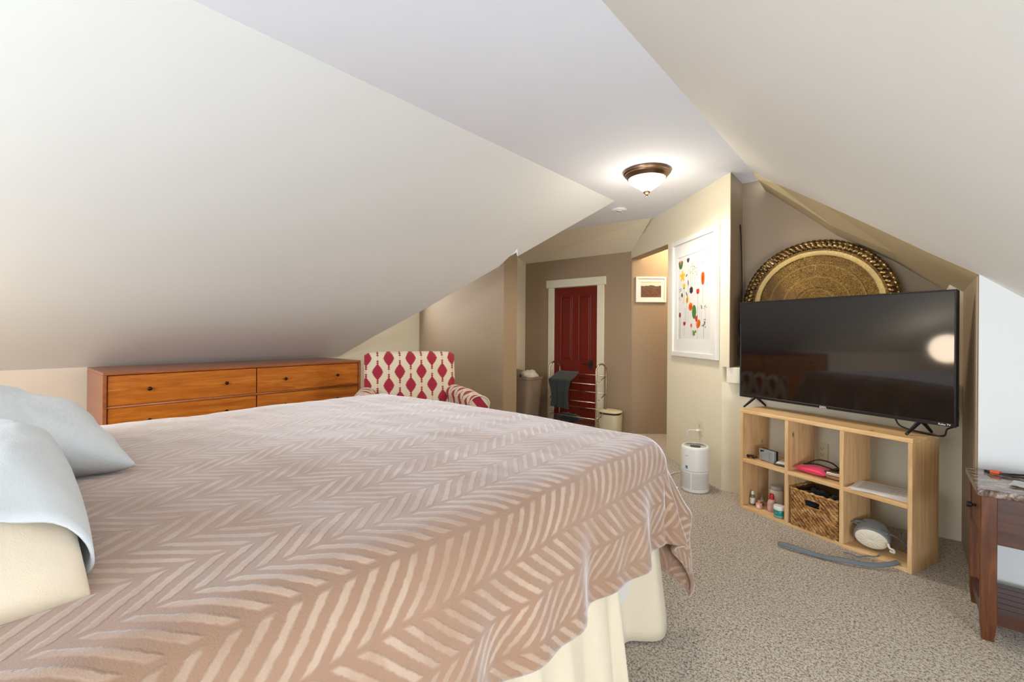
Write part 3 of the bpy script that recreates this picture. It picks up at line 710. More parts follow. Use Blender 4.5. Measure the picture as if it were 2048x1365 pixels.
def petal(x, z, L, W, a, k, y=-.0094):
    pts = []; W *= 1.35; L *= 1.12
    for i in range(10):
        t_ = 2*PI*i/10; lx = math.cos(t_)*W/2; lz = L/2+math.sin(t_)*L/2
        pts.append(pb.verts.new((x+lx*math.cos(a)-lz*math.sin(a), y, z+lx*math.sin(a)+lz*math.cos(a))))
    pb.faces.new(pts).material_index = keys.index(k)
def stem(x, z, L, k='s', a=0, w=.003):
    dx, dz_ = -math.sin(a)*L, -math.cos(a)*L
    v = [pb.verts.new(q) for q in ((x-w/2, -.0093, z), (x+w/2, -.0093, z), (x+dx+w/2, -.0093, z+dz_), (x+dx-w/2, -.0093, z+dz_))]
    pb.faces.new(v).material_index = keys.index(k)
def spray(px, py, n_, k, L=.012, sp_=.035, wd=.007):
    x, z = pu(px, py)
    for _ in range(n_): petal(x+rnd.uniform(-sp_, sp_), z+rnd.uniform(-sp_, sp_), L*rnd.uniform(.6, 1.3), wd, rnd.uniform(0, 6), k)
# flowers read off the print: (px,py,kind...)
x, z = pu(165, 420); petal(x-.005, z, .075, .028, .35, 'g'); petal(x+.005, z, .075, .028, -.35, 'g')
for d in (-.3, 0, .3): petal(x, z+.03, .05, .02, d, 'pk')
x, z = pu(183, 490)
for d in range(5): petal(x, z, .05, .022, d*1.256, 'y')
x, z = pu(235, 375); [petal(x, z, .04, .018, d, 'v') for d in (-.5, 0, .5)]; stem(x, z, .16)
for q in (265, 285, 300): spray(q, 430+abs(q-285), 7, 'lg', .014, .04); stem(*pu(q-8, 430), .18, 'lg', rnd.uniform(-.1, .1))
spray(310, 505, 8, 'lg', .012, .03); spray(222, 490, 7, 'k', .014, .014)
for _ in range(3): spray(385+rnd.uniform(-25, 25), 385, 12, 's', .009, .045, .006)
stem(*pu(395, 420), .24, 's', -.05)
x, z = pu(198, 600); petal(x, z, .035, .04, 0, 'y'); petal(x, z-.015, .03, .02, 0, 'g'); stem(x, z, .15, 'g')
x, z = pu(238, 590); petal(x, z, .05, .014, .1, 'v'); stem(x, z, .09, 'g'); petal(x-.015, z-.10, .05, .012, .5, 'g')
x, z = pu(265, 635)
for d in range(6): petal(x, z, .03, .024, d*1.05, 'k')
x, z = pu(363, 608); petal(x-.008, z, .10, .028, .08, 'o'); petal(x+.008, z, .098, .028, -.08, 'o'); petal(x, z, .105, .022, 0, 'r'); stem(x, z+.005, .16, 'lg')
x, z = pu(322, 680); petal(x, z, .045, .028, .35, 'r'); petal(x, z, .045, .028, -.35, 'r'); stem(x, z, .24, 's')
x, z = pu(183, 690); petal(x, z, .04, .022, .3, 'k'); spray(160, 620, 4, 'v', .02, .02); spray(160, 680, 4, 's', .02, .02)
x, z = pu(225, 750); petal(x, z, .06, .034, -.3, 'y'); petal(x+.006, z, .05, .02, 0, 'o'); stem(x, z, .18, 'lg', .08)
spray(190, 725, 8, 'y', .010, .022)
x, z = pu(260, 785)
for d in range(7): petal(x, z, .036, .026, d*.9, 'o')
petal(x, z-.01, .02, .02, 0, 'pk'); stem(x, z, .12, 'lg')
x, z = pu(291, 900); petal(x, z, .115, .056, 0, 'g', -.0096)
x, z = pu(160, 880); petal(x, z, .045, .03, 0, 'p'); stem(x-.008, z, .2, 'g'); stem(x+.008, z, .2, 'g')
x, z = pu(310, 925); petal(x, z, .055, .02, .25, 'r'); petal(x, z, .055, .02, -.25, 'r')
x, z = pu(320, 985); petal(x, z, .075, .045, -.2, 'o'); petal(x+.01, z+.01, .065, .04, -.45, 'o'); petal(x+.012, z+.02, .05, .03, -.5, 'y'); stem(x, z, .09, 's')
x, z = pu(203, 955); petal(x, z, .035, .022, .5, 'r'); petal(x, z, .035, .022, -.5, 'p'); stem(x, z, .1)
x, z = pu(267, 975); petal(x, z, .034, .022, 0, 'r'); stem(x, z, .08)
spray(376, 940, 14, 'k', .016, .03); stem(*pu(373, 960), .11, 'k')
spray(292, 1020, 10, 'lg', .022, .02, .014); spray(292, 1035, 5, 'g', .018, .015, .01); spray(352, 795, 5, 'g', .014, .012); spray(384, 800, 8, 'lg', .012, .02)
for q in (320, 338, 352, 384, 215, 240, 205): stem(*pu(q, 790), .13, 's')
obj('flower_print', pb, fmats, pr)

lp_ = thing('landscape_picture', 'small white-framed photograph of brown hills in the recess', 'picture', RWp(.235, 1.782, -.002), math.atan2(RD.y, RD.x))
LW2, LH2 = .187, .158
obj('frame', B((-LW2, -LW2+.024, -.022, 0, -LH2, LH2), (LW2-.024, LW2, -.022, 0, -LH2, LH2), (-LW2+.024, LW2-.024, -.022, 0, -LH2, -LH2+.024), (-LW2+.024, LW2-.024, -.022, 0, LH2-.024, LH2)), M['whitef'], lp_, bevel=.003)
obj('mount', B((-LW2+.02, -.125, -.01, -.002, -LH2+.02, LH2-.02), (.125, LW2-.02, -.01, -.002, -LH2+.02, LH2-.02), (-.125, .125, -.01, -.002, -LH2+.02, -.095), (-.125, .125, -.01, -.002, .095, LH2-.02)), M['mat'], lp_)
obj('photograph', B(-.126, .126, -.006, -.002, -.097, .097), M['landscape'], lp_, uv=lambda c: ((c.x+.126)/.252, (c.z+.097)/.194))

# outlets and plug
def outlet(loc, rz, label):
    t = thing('wall_outlet', label, 'outlet', loc, rz)
    obj('cover_plate', B(-.035, .035, -.006, 0, -.058, .058), M['almond'], t, bevel=.003)
    for dz in (.021, -.021):
        f = lathe([(0, 0), (.0165, 0), (.0165, .003), (0, .003)], 20); bmesh.ops.rotate(f, verts=f.verts, cent=(0, 0, 0), matrix=Matrix.Rotation(PI/2, 3, 'X'))
        so_ = obj('socket', shiftbm(f, (0, -.006, dz)), M['almond'], t)
        obj('slot', B((-.0075, -.0055, -.0098, -.0088, dz-.002, dz+.009), (.0055, .0075, -.0098, -.0088, dz-.002, dz+.009), (-.0025, .0025, -.0098, -.0088, dz-.011, dz-.006)), M['slot'], so_)
    return t
outlet((-.39, 3.839, .425), 0, 'almond double outlet seen through the middle cubby')
outlet(PWp((Vector((-1.287, 4.056))-A0).length, .425, -.001), ang_pw, 'almond wall outlet with white plug above the air purifier')
pl = thing('power_cord', 'white cord plugged into the outlet above the air purifier', 'cord', (0, 0, 0))
c1_ = PWp((Vector((-1.287, 4.056))-A0).length, .405, -.02); c2 = PWp((Vector((-1.287, 4.056))-A0).length+.02, .405, -.06)
obj('plug', tube([PWp((Vector((-1.287, 4.056))-A0).length, .405, -.012), PWp((Vector((-1.287, 4.056))-A0).length, .405, -.045)], .012, smooth=0, n=10), M['white'], pl, smooth=True)
obj('cable', tube([PWp(.42, .405, -.045), PWp(.455, .40, -.085), PWp(.475, .36, -.09), PWp(.48, .25, -.06), PWp(.49, .06, -.04), PWp(.56, .012, -.05), (-1.50, 3.93, .012), (-1.40, 3.70, .012)], .004, n=6, smooth=5), M['white'], pl, smooth=True)

# ================================================================== AIR PURIFIER
ap = thing('air_purifier', 'white cylindrical air purifier on the carpet by the cream wall', 'air purifier', (-1.215, 3.70, 0))
PR = .105
obj('lower_body', lathe([(0, .0), (PR-.012, 0), (PR-.003, .006), (PR, .02), (PR, .168), (0, .168)], 56), M['white'], ap, smooth=True, ang=40)
obj('seam', lathe([(0, .168), (PR-.002, .168), (PR-.002, .171), (0, .171)], 56), M['greytext'], ap)
obj('upper_body', lathe([(0, .171), (PR, .171), (PR, .335), (PR-.004, .35), (PR-.013, .357), (PR-.018, .357), (PR-.02, .35), (0, .35)], 56), M['white'], ap, smooth=True, ang=40)
hb_ = bmesh.new()
for j in range(15):
    z = .035+j*.0082
    for i in range(96):
        a = 2*PI*(i+.5*(j % 2))/96
        if (i*PI*2/96) % (PI/2) < .12: continue
        ce = Vector((math.cos(a), math.sin(a), 0)); tt = Vector((-ce.y, ce.x, 0)); q = []
        for k in range(6):
            b = k*PI/3; q.append(hb_.verts.new(ce*(PR+.0006)+tt*.0022*math.cos(b)+Vector((0, 0, z+.0022*math.sin(b)))))
        hb_.faces.new(q)
o = obj('vent_holes', hb_, flat('vent_hole_grey', (110, 104, 102), .8), ap); o['kind'] = 'stuff'
gr = bmesh.new(); lathe([(0, .350), (PR-.022, .350), (PR-.022, .354), (0, .354)], 48, gr)
obj('top_grille', gr, flat('grille_grey', (176, 176, 178), .5), ap)
rb = bmesh.new()
for i in range(60):
    a = 2*PI*i/60
    if math.cos(a-math.atan2(-3.70, 1.215)) > -.25: continue
    e = Vector((math.cos(a), math.sin(a), 0)); tt = Vector((-e.y, e.x, 0))*.0013
    p_, q_ = e*.03, e*(PR-.025)
    hexa(rb, [p_-tt+Vector((0, 0, .3542)), q_-tt+Vector((0, 0, .3542)), q_+tt+Vector((0, 0, .3542)), p_+tt+Vector((0, 0, .3542)), p_-tt+Vector((0, 0, .3562)), q_-tt+Vector((0, 0, .3562)), q_+tt+Vector((0, 0, .3562)), p_+tt+Vector((0, 0, .3562))])
o = obj('grille_ribs', rb, flat('grille_dark', (140, 140, 144), .5), ap); o['kind'] = 'stuff'
obj('control_panel', lathe([(0, .354), (.040, .354), (.040, .357), (0, .358)], 32, c=(.013, -.036, 0)), M['black'], ap, smooth=True, ang=40)
def onpur(a, z): return (PR*1.002*math.cos(a), PR*1.002*math.sin(a), z)
va_ = math.atan2(-3.70, 1.215)               # towards the camera
a = va_-.62
st = bmesh.new(); grid(st, 4, 2, lambda u, v: Vector(((PR+.0012)*math.cos(a-.09+.18*u), (PR+.0012)*math.sin(a-.09+.18*u), .186+.024*v)))
obj('blue_sticker', st, flat('blue_label', (30, 122, 176), .5), ap)
t = text('lettering', 'levoit', .011, M['greytext'], ap, onpur(a, .287), (PI/2, 0, a+PI/2)); t['label'] = 'small grey lettering'
st = bmesh.new(); grid(st, 2, 2, lambda u, v: Vector(((PR+.0018)*math.cos(a-.03+.06*u), (PR+.0018)*math.sin(a-.03+.06*u), .192+.006*v)))
obj('sticker_mark', st, flat('pale_blue_mark', (150, 200, 226), .5), ap)
cn = thing('cable_end', 'short white cable end lying on the carpet left of the purifier', 'cable', (-1.40, 3.60, 0))
obj('cable', tube([(.0, -.0, .01), (.04, .015, .012), (.08, .02, .012)], .006, n=8), M['white'], cn, smooth=True)
obj('cap', tube([(-.02, -.005, .01), (.0, -.0, .01)], .0085, n=8, smooth=0), M['white'], cn, smooth=True)

# ================================================================== BOOKCASE
BL = Vector((-.849, 3.55)); bang = math.atan2(-.403, .915)
bc = thing('cubby_bookcase', 'low pale pine six-cubby bookcase under the television', 'bookcase', (BL.x, BL.y, 0), bang)
BD, BT = .286, .706
for x0_, x1_ in ((0, .02), (.984, 1.004)): obj('side_panel', B(x0_, x1_, 0, BD, 0, BT-.024), M['pine'], bc, bevel=.0015, seg=1)
for x0_, x1_ in ((.325, .347), (.655, .677)): obj('divider', B(x0_, x1_, 0, BD, .02, BT-.024), M['pine'], bc, bevel=.0015, seg=1)
obj('top_board', B(-.008, 1.006, -.002, BD, BT-.024, BT), M['pineh'], bc, bevel=.002, seg=1)
obj('bottom_board', B(.02, .984, 0, BD*.72, 0, .02), M['pineh'], bc, bevel=.0015, seg=1)
for x0_, x1_ in ((.02, .325), (.347, .655), (.677, .984)): obj('shelf', B(x0_, x1_, 0, BD, .333, .357), M['pineh'], bc, bevel=.0015, seg=1)
def BK(u, o, z):
    d = Vector((.915, -.403)); nn = Vector((.403, .915)); p = BL+d*u+nn*o; return (p.x, p.y, z)
def onshelf(name, label, cat, u, o, z, dr=0): return thing(name, label, cat, BK(u, o, z), bang+dr)
Z1, Z0 = .358, .021
# television
tv = onshelf('television', 'large flat black television on splayed feet atop the bookcase', 'television', .497, .16, 0)
TW, TB, TT = .623, .773, 1.485
obj('rear_housing', B((-TW, TW, .004, .03, TB+.002, TT-.002), (-.45, .45, .03, .062, TB+.03, TB+.42)), M['blackm'], tv, bevel=.006)
obj('bezel', B((-TW, -TW+.009, -.008, .004, TB, TT), (TW-.009, TW, -.008, .004, TB, TT), (-TW+.009, TW-.009, -.008, .004, TT-.009, TT), (-TW+.009, TW-.009, -.008, .004, TB, TB+.018)), M['black'], tv, bevel=.0015, seg=1)
obj('screen', B(-TW+.008, TW-.008, -.0035, .003, TB+.017, TT-.008), M['screen'], tv)
for s, x in ((0, -.505), (1, .47)):
    lg = bmesh.new()
    tube([(x, .015, TB+.012), (x-.012, -.03, TB-.025), (x-.022, -.085, BT+.006)], lambda f: .012-.005*f, lg, n=8, flat_=1.0, smooth=4)
    tube([(x, .015, TB+.012), (x+.004, .06, TB-.02), (x+.008, .115, BT+.006)], lambda f: .012-.005*f, lg, n=8, smooth=4)
    obj('foot', lg, M['black'], tv, smooth=True)
t = text('lettering', 'onn.', .026, M['text'], tv, (-.02, -.0088, TB+.009), (PI/2, 0, 0)); t['label'] = 'white lettering'
t = text('lettering', 'Roku TV', .014, M['text'], tv, (TW-.045, -.0088, TB+.009), (PI/2, 0, 0)); t['label'] = 'small white lettering'
# power cable of the tv
cb_ = tube([BK(.83, .21, .80), BK(.86, .20, .735), BK(.95, .20, .714), BK(1.05, .2, .712), (.225, 3.55, .715), (.262, 3.52, .75), (.262, 3.5, .85), (.235, 3.48, .90), (.21, 3.44, .93)], .0045, n=7, smooth=6)
tag(obj('television_cable', cb_, M['black'], smooth=True), 'black cable looping behind the right edge of the television', 'cable')
tag(obj('wall_cable', tube([(-.975, 4.03, 2.14), (-.968, 4.03, 2.0), (-.962, 4.03, 1.8), (-.962, 4.04, 1.55), (-.972, 4.0, 1.3), (-.955, 3.97, 1.2), (-.965, 3.95, 1.1), (-.94, 3.96, 1.0)], .005, n=7), M['blackm'], smooth=True), 'black cable hanging down the niche wall left of the brass tray', 'cable')

# brass tray leaning in niche
tr_ = thing('brass_tray', 'huge round engraved brass tray leaning behind the television', 'tray', (-.452, 3.93, .985))
tr_.rotation_euler = (R(90-7), 0, R(0))
RT = .485
def trz(r): return 0
dsk = bmesh.new()
lathe([(0, -.004), (.13, -.004), (.134, -.001), (.138, -.004), (.30, -.004), (.305, 0), (.31, -.004), (.362, -.004), (.368, .002), (.405, .003), (.419, .009), (.419, .005), (.405, -.002), (0, -.008)], 120, dsk)
obj('engraved_plate', shiftbm(dsk, (0, RT, 0)), M['brass'], tr_, smooth=True, ang=40)
rm = bmesh.new(); NS = 84; prr = []
segs = NS*6
for i in range(segs):
    a = 2*PI*i/segs; fl_ = abs(math.sin(a*NS/2)); f2_ = fl_**.5
    pts = [(.418, .008), (.428, .012+.007*f2_), (.443, .014+.011*f2_), (.457, .012+.011*f2_), (.466, .012+.003*f2_), (.474, .018+.006*f2_), (.479+.006*f2_, .014+.004*f2_), (.480+.006*f2_, .006), (.470, .002), (.420, .0)]
    prr.append([rm.verts.new((r*math.cos(a), RT+r*math.sin(a), z)) for r, z in pts])
for i in range(segs):
    A, Bq = prr[i], prr[(i+1) % segs]
    for k in range(len(A)): rm.faces.new((A[k], A[(k+1) % len(A)], Bq[(k+1) % len(A)], Bq[k]))
obj('fluted_rim', rm, M['brassrim'], tr_, smooth=True, ang=60)

# ---- things in the cubbies
t = onshelf('sunglasses', 'small dark folded glasses at the left end of the upper left shelf', 'glasses', .045, .06, Z1, .2)
obj('frame', tube([(-.035, 0, .012), (-.02, -.012, .014), (0, -.006, .016), (.02, -.012, .014), (.035, 0, .012)], .005, n=6), M['black'], t, smooth=True)
for x in (-.019, .019): obj('lens', blob(bmesh.new(), (x, -.010, .012), (.014, .004, .011), seg=14, ring=8, nz=0), M['screen'], t, smooth=True)
for x in (-.034, .034): obj('temple', tube([(x, 0, .012), (x*.8, .03, .008), (-x*.4, .045, .005)], .0025, n=5), M['black'], t, smooth=True)
t = onshelf('compact_camera', 'silver compact camera standing on the upper left shelf', 'camera', .155, .075, Z1, -.15)
silver = N('silver_plastic', base=lin((160, 166, 168)), metal=.3, rough=.35).m
obj('body', B(-.062, .062, -.012, .014, 0, .082), silver, t, bevel=.006, seg=3)
obj('back_cover', B(-.0635, .0635, .0142, .028, 0, .083), M['black'], t, bevel=.003)
obj('lens_cover', B(-.03, .028, -.017, -.0122, .008, .066), silver, t, bevel=.003)
obj('viewfinder', B(-.046, -.018, -.0135, -.0122, .060, .074), M['black'], t)
obj('flash', B(.03, .052, -.0135, -.0122, .060, .072), M['greytext'], t)
t = onshelf('paper_bundle', 'small stack of dark and pale papers behind the camera', 'papers', .262, .13, Z1, .1)
for i, (m_, dz) in enumerate(((M['navycloth'], 0), (M['ink'], .008), (M['paper'], .016))): obj('sheet', B(-.05+i*.004, .05-i*.006, -.08, .08, dz, dz+.007), m_, t, rot=(0, 0, .08*i))
pinkm = N('hot_pink_vinyl', base=lin((232, 30, 88)), rough=.45, sheen=.3).m
t = onshelf('pink_pouch', 'flat hot-pink pouch lying on the upper middle shelf', 'pouch', .462, .12, Z1, -.03)
pp = pillow_bm(.098, .09, .024, 11, 20, .02, wr=.004); bmesh.ops.translate(pp, verts=pp.verts, vec=(0, 0, .025))
obj('pouch_body', pp, pinkm, t, smooth=True)
obj('strap', tube([(-.06, .0, .05), (-.02, .04, .075), (.05, .06, .072), (.11, .04, .05), (.14, .01, .03)], .0045, n=7), M['black'], t, smooth=True)
obj('strap', tube([(-.07, -.03, .045), (0, -.02, .062), (.06, -.01, .058), (.13, -.01, .045)], .004, n=7), M['black'], t, smooth=True)
t = onshelf('hand_vacuum', 'chrome and black cylinder with cord beside the pink pouch', 'appliance', .598, .07, Z1, 0)
obj('barrel', tube([(-.045, 0, .026), (.05, .012, .026)], .024, smooth=0, n=20), M['chrome'], t, smooth=True, ang=50)
obj('nozzle', tube([(-.062, -.002, .026), (-.046, 0, .026)], .019, smooth=0, n=18), M['black'], t, smooth=True, ang=50)
obj('cord_coil', tube([(-.07, .02, .02), (-.04, .05, .045), (.0, .06, .06), (.045, .04, .05), (.03, .07, .02), (-.03, .08, .015), (-.06, .06, .03)], .010, n=8), M['black'], t, smooth=True)
t = onshelf('paper_stack', 'loose stack of white printed pages on the upper right shelf', 'papers', .825, .125, Z1, .22)
for i in range(5):
    s_o = obj('page', B(-.14, .14, -.107, .107, i*.0018, i*.0018+.0014), M['paper'], t, rot=(0, 0, (-.12, .08, -.04, .13, 0)[i]), loc=(0, 0, 0))
tl = bmesh.new()
for i in range(11): box(tl, -.11, .10-.03*(i % 3), .08-i*.014, .083-i*.014, .0086, .0088)
obj('printed_lines', tl, M['ink'], s_o)
glass_ = N('clear_glass', base=(.9, .9, .85, 1), rough=.05, trans=.9).m
t = onshelf('serum_bottle', 'slim bottle with white dropper cap at far left', 'bottle', .045, .075, Z0)
obj('bottle_body', lathe([(0, 0), (.0155, 0), (.0165, .004), (.0165, .06), (.012, .07), (.008, .074), (0, .074)], 24), flat('olive_glass', (120, 116, 78), .2), t, smooth=True, ang=40)
obj('label_wrap', lathe([(.0168, .012), (.0171, .012), (.0171, .052), (.0168, .052)], 24), M['paper'], t)
obj('label_print', B((-.004, .005, -.0178, -.0172, .040, .0415), (-.004, .003, -.0178, -.0172, .033, .0345), (-.004, .004, -.0178, -.0172, .022, .0235)), M['ink'], t)
obj('cap', lathe([(0, .074), (.0095, .074), (.0095, .088), (.007, .098), (0, .1)], 20), M['white'], t, smooth=True, ang=40)
t = onshelf('dropper_bottle', 'small amber-tinted clear bottle behind the slim serum bottle', 'bottle', .080, .125, Z0)
obj('bottle_body', lathe([(0, 0), (.015, 0), (.015, .035), (.007, .052), (.005, .075), (0, .077)], 20), glass_, t, smooth=True)
obj('liquid', lathe([(0, .002), (.013, .002), (.013, .018), (0, .018)], 20), flat('amber_liquid', (120, 60, 20), .2), t)
t = onshelf('perfume_bottle', 'tiny pink square bottle with rose-gold cap', 'bottle', .112, .05, Z0, .1)
pk = flat('blush_pink', (226, 168, 146), .3)
obj('bottle_body', B(-.017, .017, -.011, .011, 0, .038), pk, t, bevel=.003)
obj('label_patch', B(-.009, .009, -.0118, -.0111, .006, .028), M['paper'], t)
obj('cap', lathe([(0, .038), (.008, .038), (.008, .056), (0, .057)], 18), flat('rose_gold', (214, 138, 108), .3), t, smooth=True, ang=40)
t = onshelf('lotion_jar', 'large cream bottle with clear lid and dark emblem', 'bottle', .155, .175, Z0)
obj('bottle_body', lathe([(0, 0), (.043, 0), (.046, .006), (.046, .118), (.04, .13), (0, .132)], 36), flat('ivory_plastic', (232, 218, 196), .4), t, smooth=True, ang=40)
obj('lid', lathe([(0, .132), (.04, .132), (.041, .136), (.041, .15), (.036, .156), (0, .157)], 36), N('frosted_lid', base=lin((220, 212, 200)), rough=.3, trans=.3).m, t, smooth=True, ang=40)
obj('emblem', B((-.006, .001, -.0468, -.0462, .083, .104), (.001, .007, -.0468, -.0462, .097, .104), (.001, .007, -.0468, -.0462, .088, .093)), M['blackm'], t, loc=(-.012, 0.001, 0))
obj('label_print', B((-.021, -.016, -.0468, -.0448, .064, .072), (-.014, -.011, -.0472, -.0452, .064, .070), (-.009, -.006, -.0472, -.0455, .064, .070), (-.004, -.001, -.0472, -.0458, .064, .070), (.001, .004, -.0472, -.0458, .064, .070), (-.02, .0, -.047, -.0455, .040, .0415), (-.02, .004, -.047, -.0455, .030, .0315)), M['blackm'], t)
t = onshelf('pink_lotion_bottle', 'pale pink bottle with bright red cap', 'bottle', .178, .09, Z0)
obj('bottle_body', lathe([(0, 0), (.022, 0), (.027, .01), (.027, .055), (.02, .075), (.013, .082), (0, .082)], 28), flat('pale_pink_plastic', (226, 184, 176), .3), t, smooth=True, ang=50)
obj('cap', lathe([(0, .082), (.016, .082), (.0155, .104), (.013, .116), (.01, .118), (0, .119)], 24), flat('red_cap', (206, 30, 34), .35), t, smooth=True, ang=40)
t = onshelf('cream_jar', 'round teal jar with white lid at the shelf front', 'jar', .266, .042, Z0)
obj('jar_body', lathe([(0, 0), (.031, 0), (.034, .005), (.034, .045), (.031, .05), (0, .05)], 32), flat('teal_plastic', (44, 142, 132), .3), t, smooth=True, ang=40)
obj('base_band', lathe([(.0343, .002), (.0348, .004), (.0348, .012), (.0343, .014)], 32), flat('pale_teal', (120, 170, 176), .3), t, smooth=True)
obj('lid', lathe([(0, .05), (.035, .05), (.036, .053), (.036, .07), (.033, .075), (0, .076)], 32), M['white'], t, smooth=True, ang=40)
obj('label_print', B((-.008, .006, -.0356, -.0349, .031, .033), (-.008, .002, -.0356, -.0349, .024, .0255)), flat('pale_teal_print', (120, 186, 178), .4), t)
# wicker basket
wk = onshelf('wicker_basket', 'woven water-hyacinth basket with cut-out handle in the middle cubby', 'basket', .501, .135, Z0)
WX, WY, WH = .142, .135, .232
core = bmesh.new()
box(core, -WX+.006, WX-.006, -WY+.006, WY-.006, 0, .006)
box(core, -WX+.006, -WX+.012, -WY+.006, WY-.006, .006, WH-.008); box(core, WX-.012, WX-.006, -WY+.006, WY-.006, .006, WH-.008)
box(core, -WX+.012, WX-.012, WY-.012, WY-.006, .006, WH-.008)
HX, HZ0, HZ1 = .045, .148, .192
for q in ((-WX+.012, -HX, .006, WH-.008), (HX, WX-.012, .006, WH-.008), (-HX, HX, .006, HZ0), (-HX, HX, HZ1, WH-.008)): box(core, q[0], q[1], -WY+.006, -WY+.012, q[2], q[3])
obj('basket_core', core, M['wickerd'], wk)
def perim(s):     # rounded rectangle path, counter-clockwise from front-left
    rc = .028; a, b = WX-rc, WY-rc
    segsP = [(2*a, 'f'), (rc*PI/2, 'c1'), (2*b, 'r'), (rc*PI/2, 'c2'), (2*a, 'bk'), (rc*PI/2, 'c3'), (2*b, 'l'), (rc*PI/2, 'c4')]
    tot = sum(q[0] for q in segsP); s = s % tot
    for ln, k in segsP:
        if s <= ln: break
        s -= ln
    if k == 'f': return Vector((-a+s, -WY, 0)), Vector((1, 0, 0))
    if k == 'r': return Vector((WX, -b+s, 0)), Vector((0, 1, 0))
    if k == 'bk': return Vector((a-s, WY, 0)), Vector((-1, 0, 0))
    if k == 'l': return Vector((-WX, b-s, 0)), Vector((0, -1, 0))
    i = int(k[1])-1; cc = [(a, -b), (a, b), (-a, b), (-a, -b)][i]; th = -PI/2+i*PI/2+s/rc
    return Vector((cc[0]+rc*math.cos(th), cc[1]+rc*math.sin(th), 0)), Vector((-math.sin(th), math.cos(th), 0))
TOT = 4*(WX-.028)+4*(WY-.028)+2*PI*.028
stb = bmesh.new()
def strand(bm, c, d, nrm, L, w, th):
    u2 = nrm.cross(d).normalized(); prev = None
    for i, f in enumerate((-.5, -.25, .0, .25, .5)):
        k = max(.25, 1-(2*f)**2*.75); o2 = nrm*(th*(1-(2*f)**2))
        ring = [bm.verts.new(c+d*L*f+o2+u2*w*k*x+nrm*y*k) for x, y in ((-.5, -.002), (.5, -.002), (.32, .0035), (-.32, .0035))]
        if prev:
            for k2 in range(4): bm.faces.new((prev[k2], prev[(k2+1) % 4], ring[(k2+1) % 4], ring[k2]))
        prev = ring
NR, NC = 17, 40
for j in range(NR):
    z = .008+j*(WH-.02)/(NR-1)
    for i in range(NC):
        s0 = (i+.5*(j % 2)+rnd.uniform(-.1, .1))*TOT/NC; p, d = perim(s0); nn = Vector((d.y, -d.x, 0))
        if nn.y < -.9 and abs(p.x) < HX+.006 and HZ0-.006 < z < HZ1+.006: continue
        dd = (d+Vector((0, 0, -.5+rnd.uniform(-.05, .05)))).normalized()
        strand(stb, p-nn*.006+Vector((0, 0, z)), dd, nn, .05, .0115, .008)
o = obj('woven_strands', stb, M['wicker'], wk, smooth=True); o['kind'] = 'stuff'
obj('rim_braid', tube([perim(s*TOT/60)[0]+Vector((0, 0, WH+.003*math.sin(s*2.1))) for s in range(61)], lambda f: .0075+.0015*math.sin(f*190), n=8, smooth=3), M['wicker'], wk, smooth=True)
hf = bmesh.new()
tube([(-HX, -WY-.001, HZ0), (HX, -WY-.001, HZ0), (HX+.003, -WY-.001, (HZ0+HZ1)/2), (HX, -WY-.001, HZ1), (-HX, -WY-.001, HZ1), (-HX-.003, -WY-.001, (HZ0+HZ1)/2), (-HX, -WY-.001, HZ0)], .0055, hf, n=7, smooth=4)
obj('handle_rim', hf, M['wicker'], wk, smooth=True)
cbm = bmesh.new(); blob(cbm, BK(.46, .13, .165), (.085, .085, .075), nz=.4, seed=12)
tag(obj('garment', cbm, M['navycloth'], smooth=True), 'black-blue garment inside the left of the wicker basket', 'clothing')
cbm = bmesh.new(); blob(cbm, BK(.565, .14, .185), (.05, .085, .055), nz=.35, seed=15)
tag(obj('garment', cbm, M['darkcloth'], smooth=True), 'dark grey-green garment inside the right of the wicker basket', 'clothing')
# respirator-like padded disc with straps
ms = onshelf('padded_visor', 'cream pleated disc in a grey padded cuff with straps', 'cushion', .80, .10, Z0, 0)
dsc = bmesh.new()
RXm, RZm = .074, .056
rows_ = []
for i in range(9):
    f = i/8
    rows_.append([dsc.verts.new((RXm*f*math.cos(2*PI*k/72), -.004-.014*(1-f)**.6*(1 if f > .05 else .2)-.004*abs(math.sin(k*PI*2/72*7))*(1-abs(2*f-1)), RZm*f*math.sin(2*PI*k/72))) for k in range(72)] if i else [dsc.verts.new((0, -.004, 0))])
for A, Bq in zip(rows_, rows_[1:]):
    for k in range(72):
        if len(A) == 1: dsc.faces.new((A[0], Bq[k], Bq[(k+1) % 72]))
        else: dsc.faces.new((A[k], Bq[k], Bq[(k+1) % 72], A[(k+1) % 72]))
mrot = (R(14), R(6), R(22)); mloc = (-.005, -.045, .068)
obj('pleated_disc', dsc, cloth('cream_satin', (224, 214, 190), (236, 228, 206), .5), ms, smooth=True, loc=mloc, rot=mrot)
cuff = bmesh.new()
cr_ = []
for y, k in ((-.010, .98), (-.012, 1.05), (0, 1.10), (.03, 1.12), (.08, 1.02), (.12, .85), (.14, .6)):
    cr_.append([cuff.verts.new((RXm*k*math.cos(2*PI*i/48), y, RZm*k*math.sin(2*PI*i/48))) for i in range(48)])
for A, Bq in zip(cr_, cr_[1:]):
    for i in range(48): cuff.faces.new((A[i], A[(i+1) % 48], Bq[(i+1) % 48], Bq[i]))
cuff.faces.new(cr_[-1]); cuff.faces.new(cr_[0][::-1])
for v in cuff.verts: v.co.y += .008
obj('padded_cuff', cuff, cloth('grey_padded_cuff', (120, 120, 116), (142, 142, 138)), ms, smooth=True, loc=mloc, rot=mrot)
obj('strap', tube([(-.07, -.03, .115), (-.095, -.03, .125), (-.11, -.02, .12), (-.09, -.01, .133), (-.03, -.02, .132), (.03, -.02, .122), (.06, -.01, .112)], .012, n=6, flat_=.22), M['strap'], ms, smooth=True)
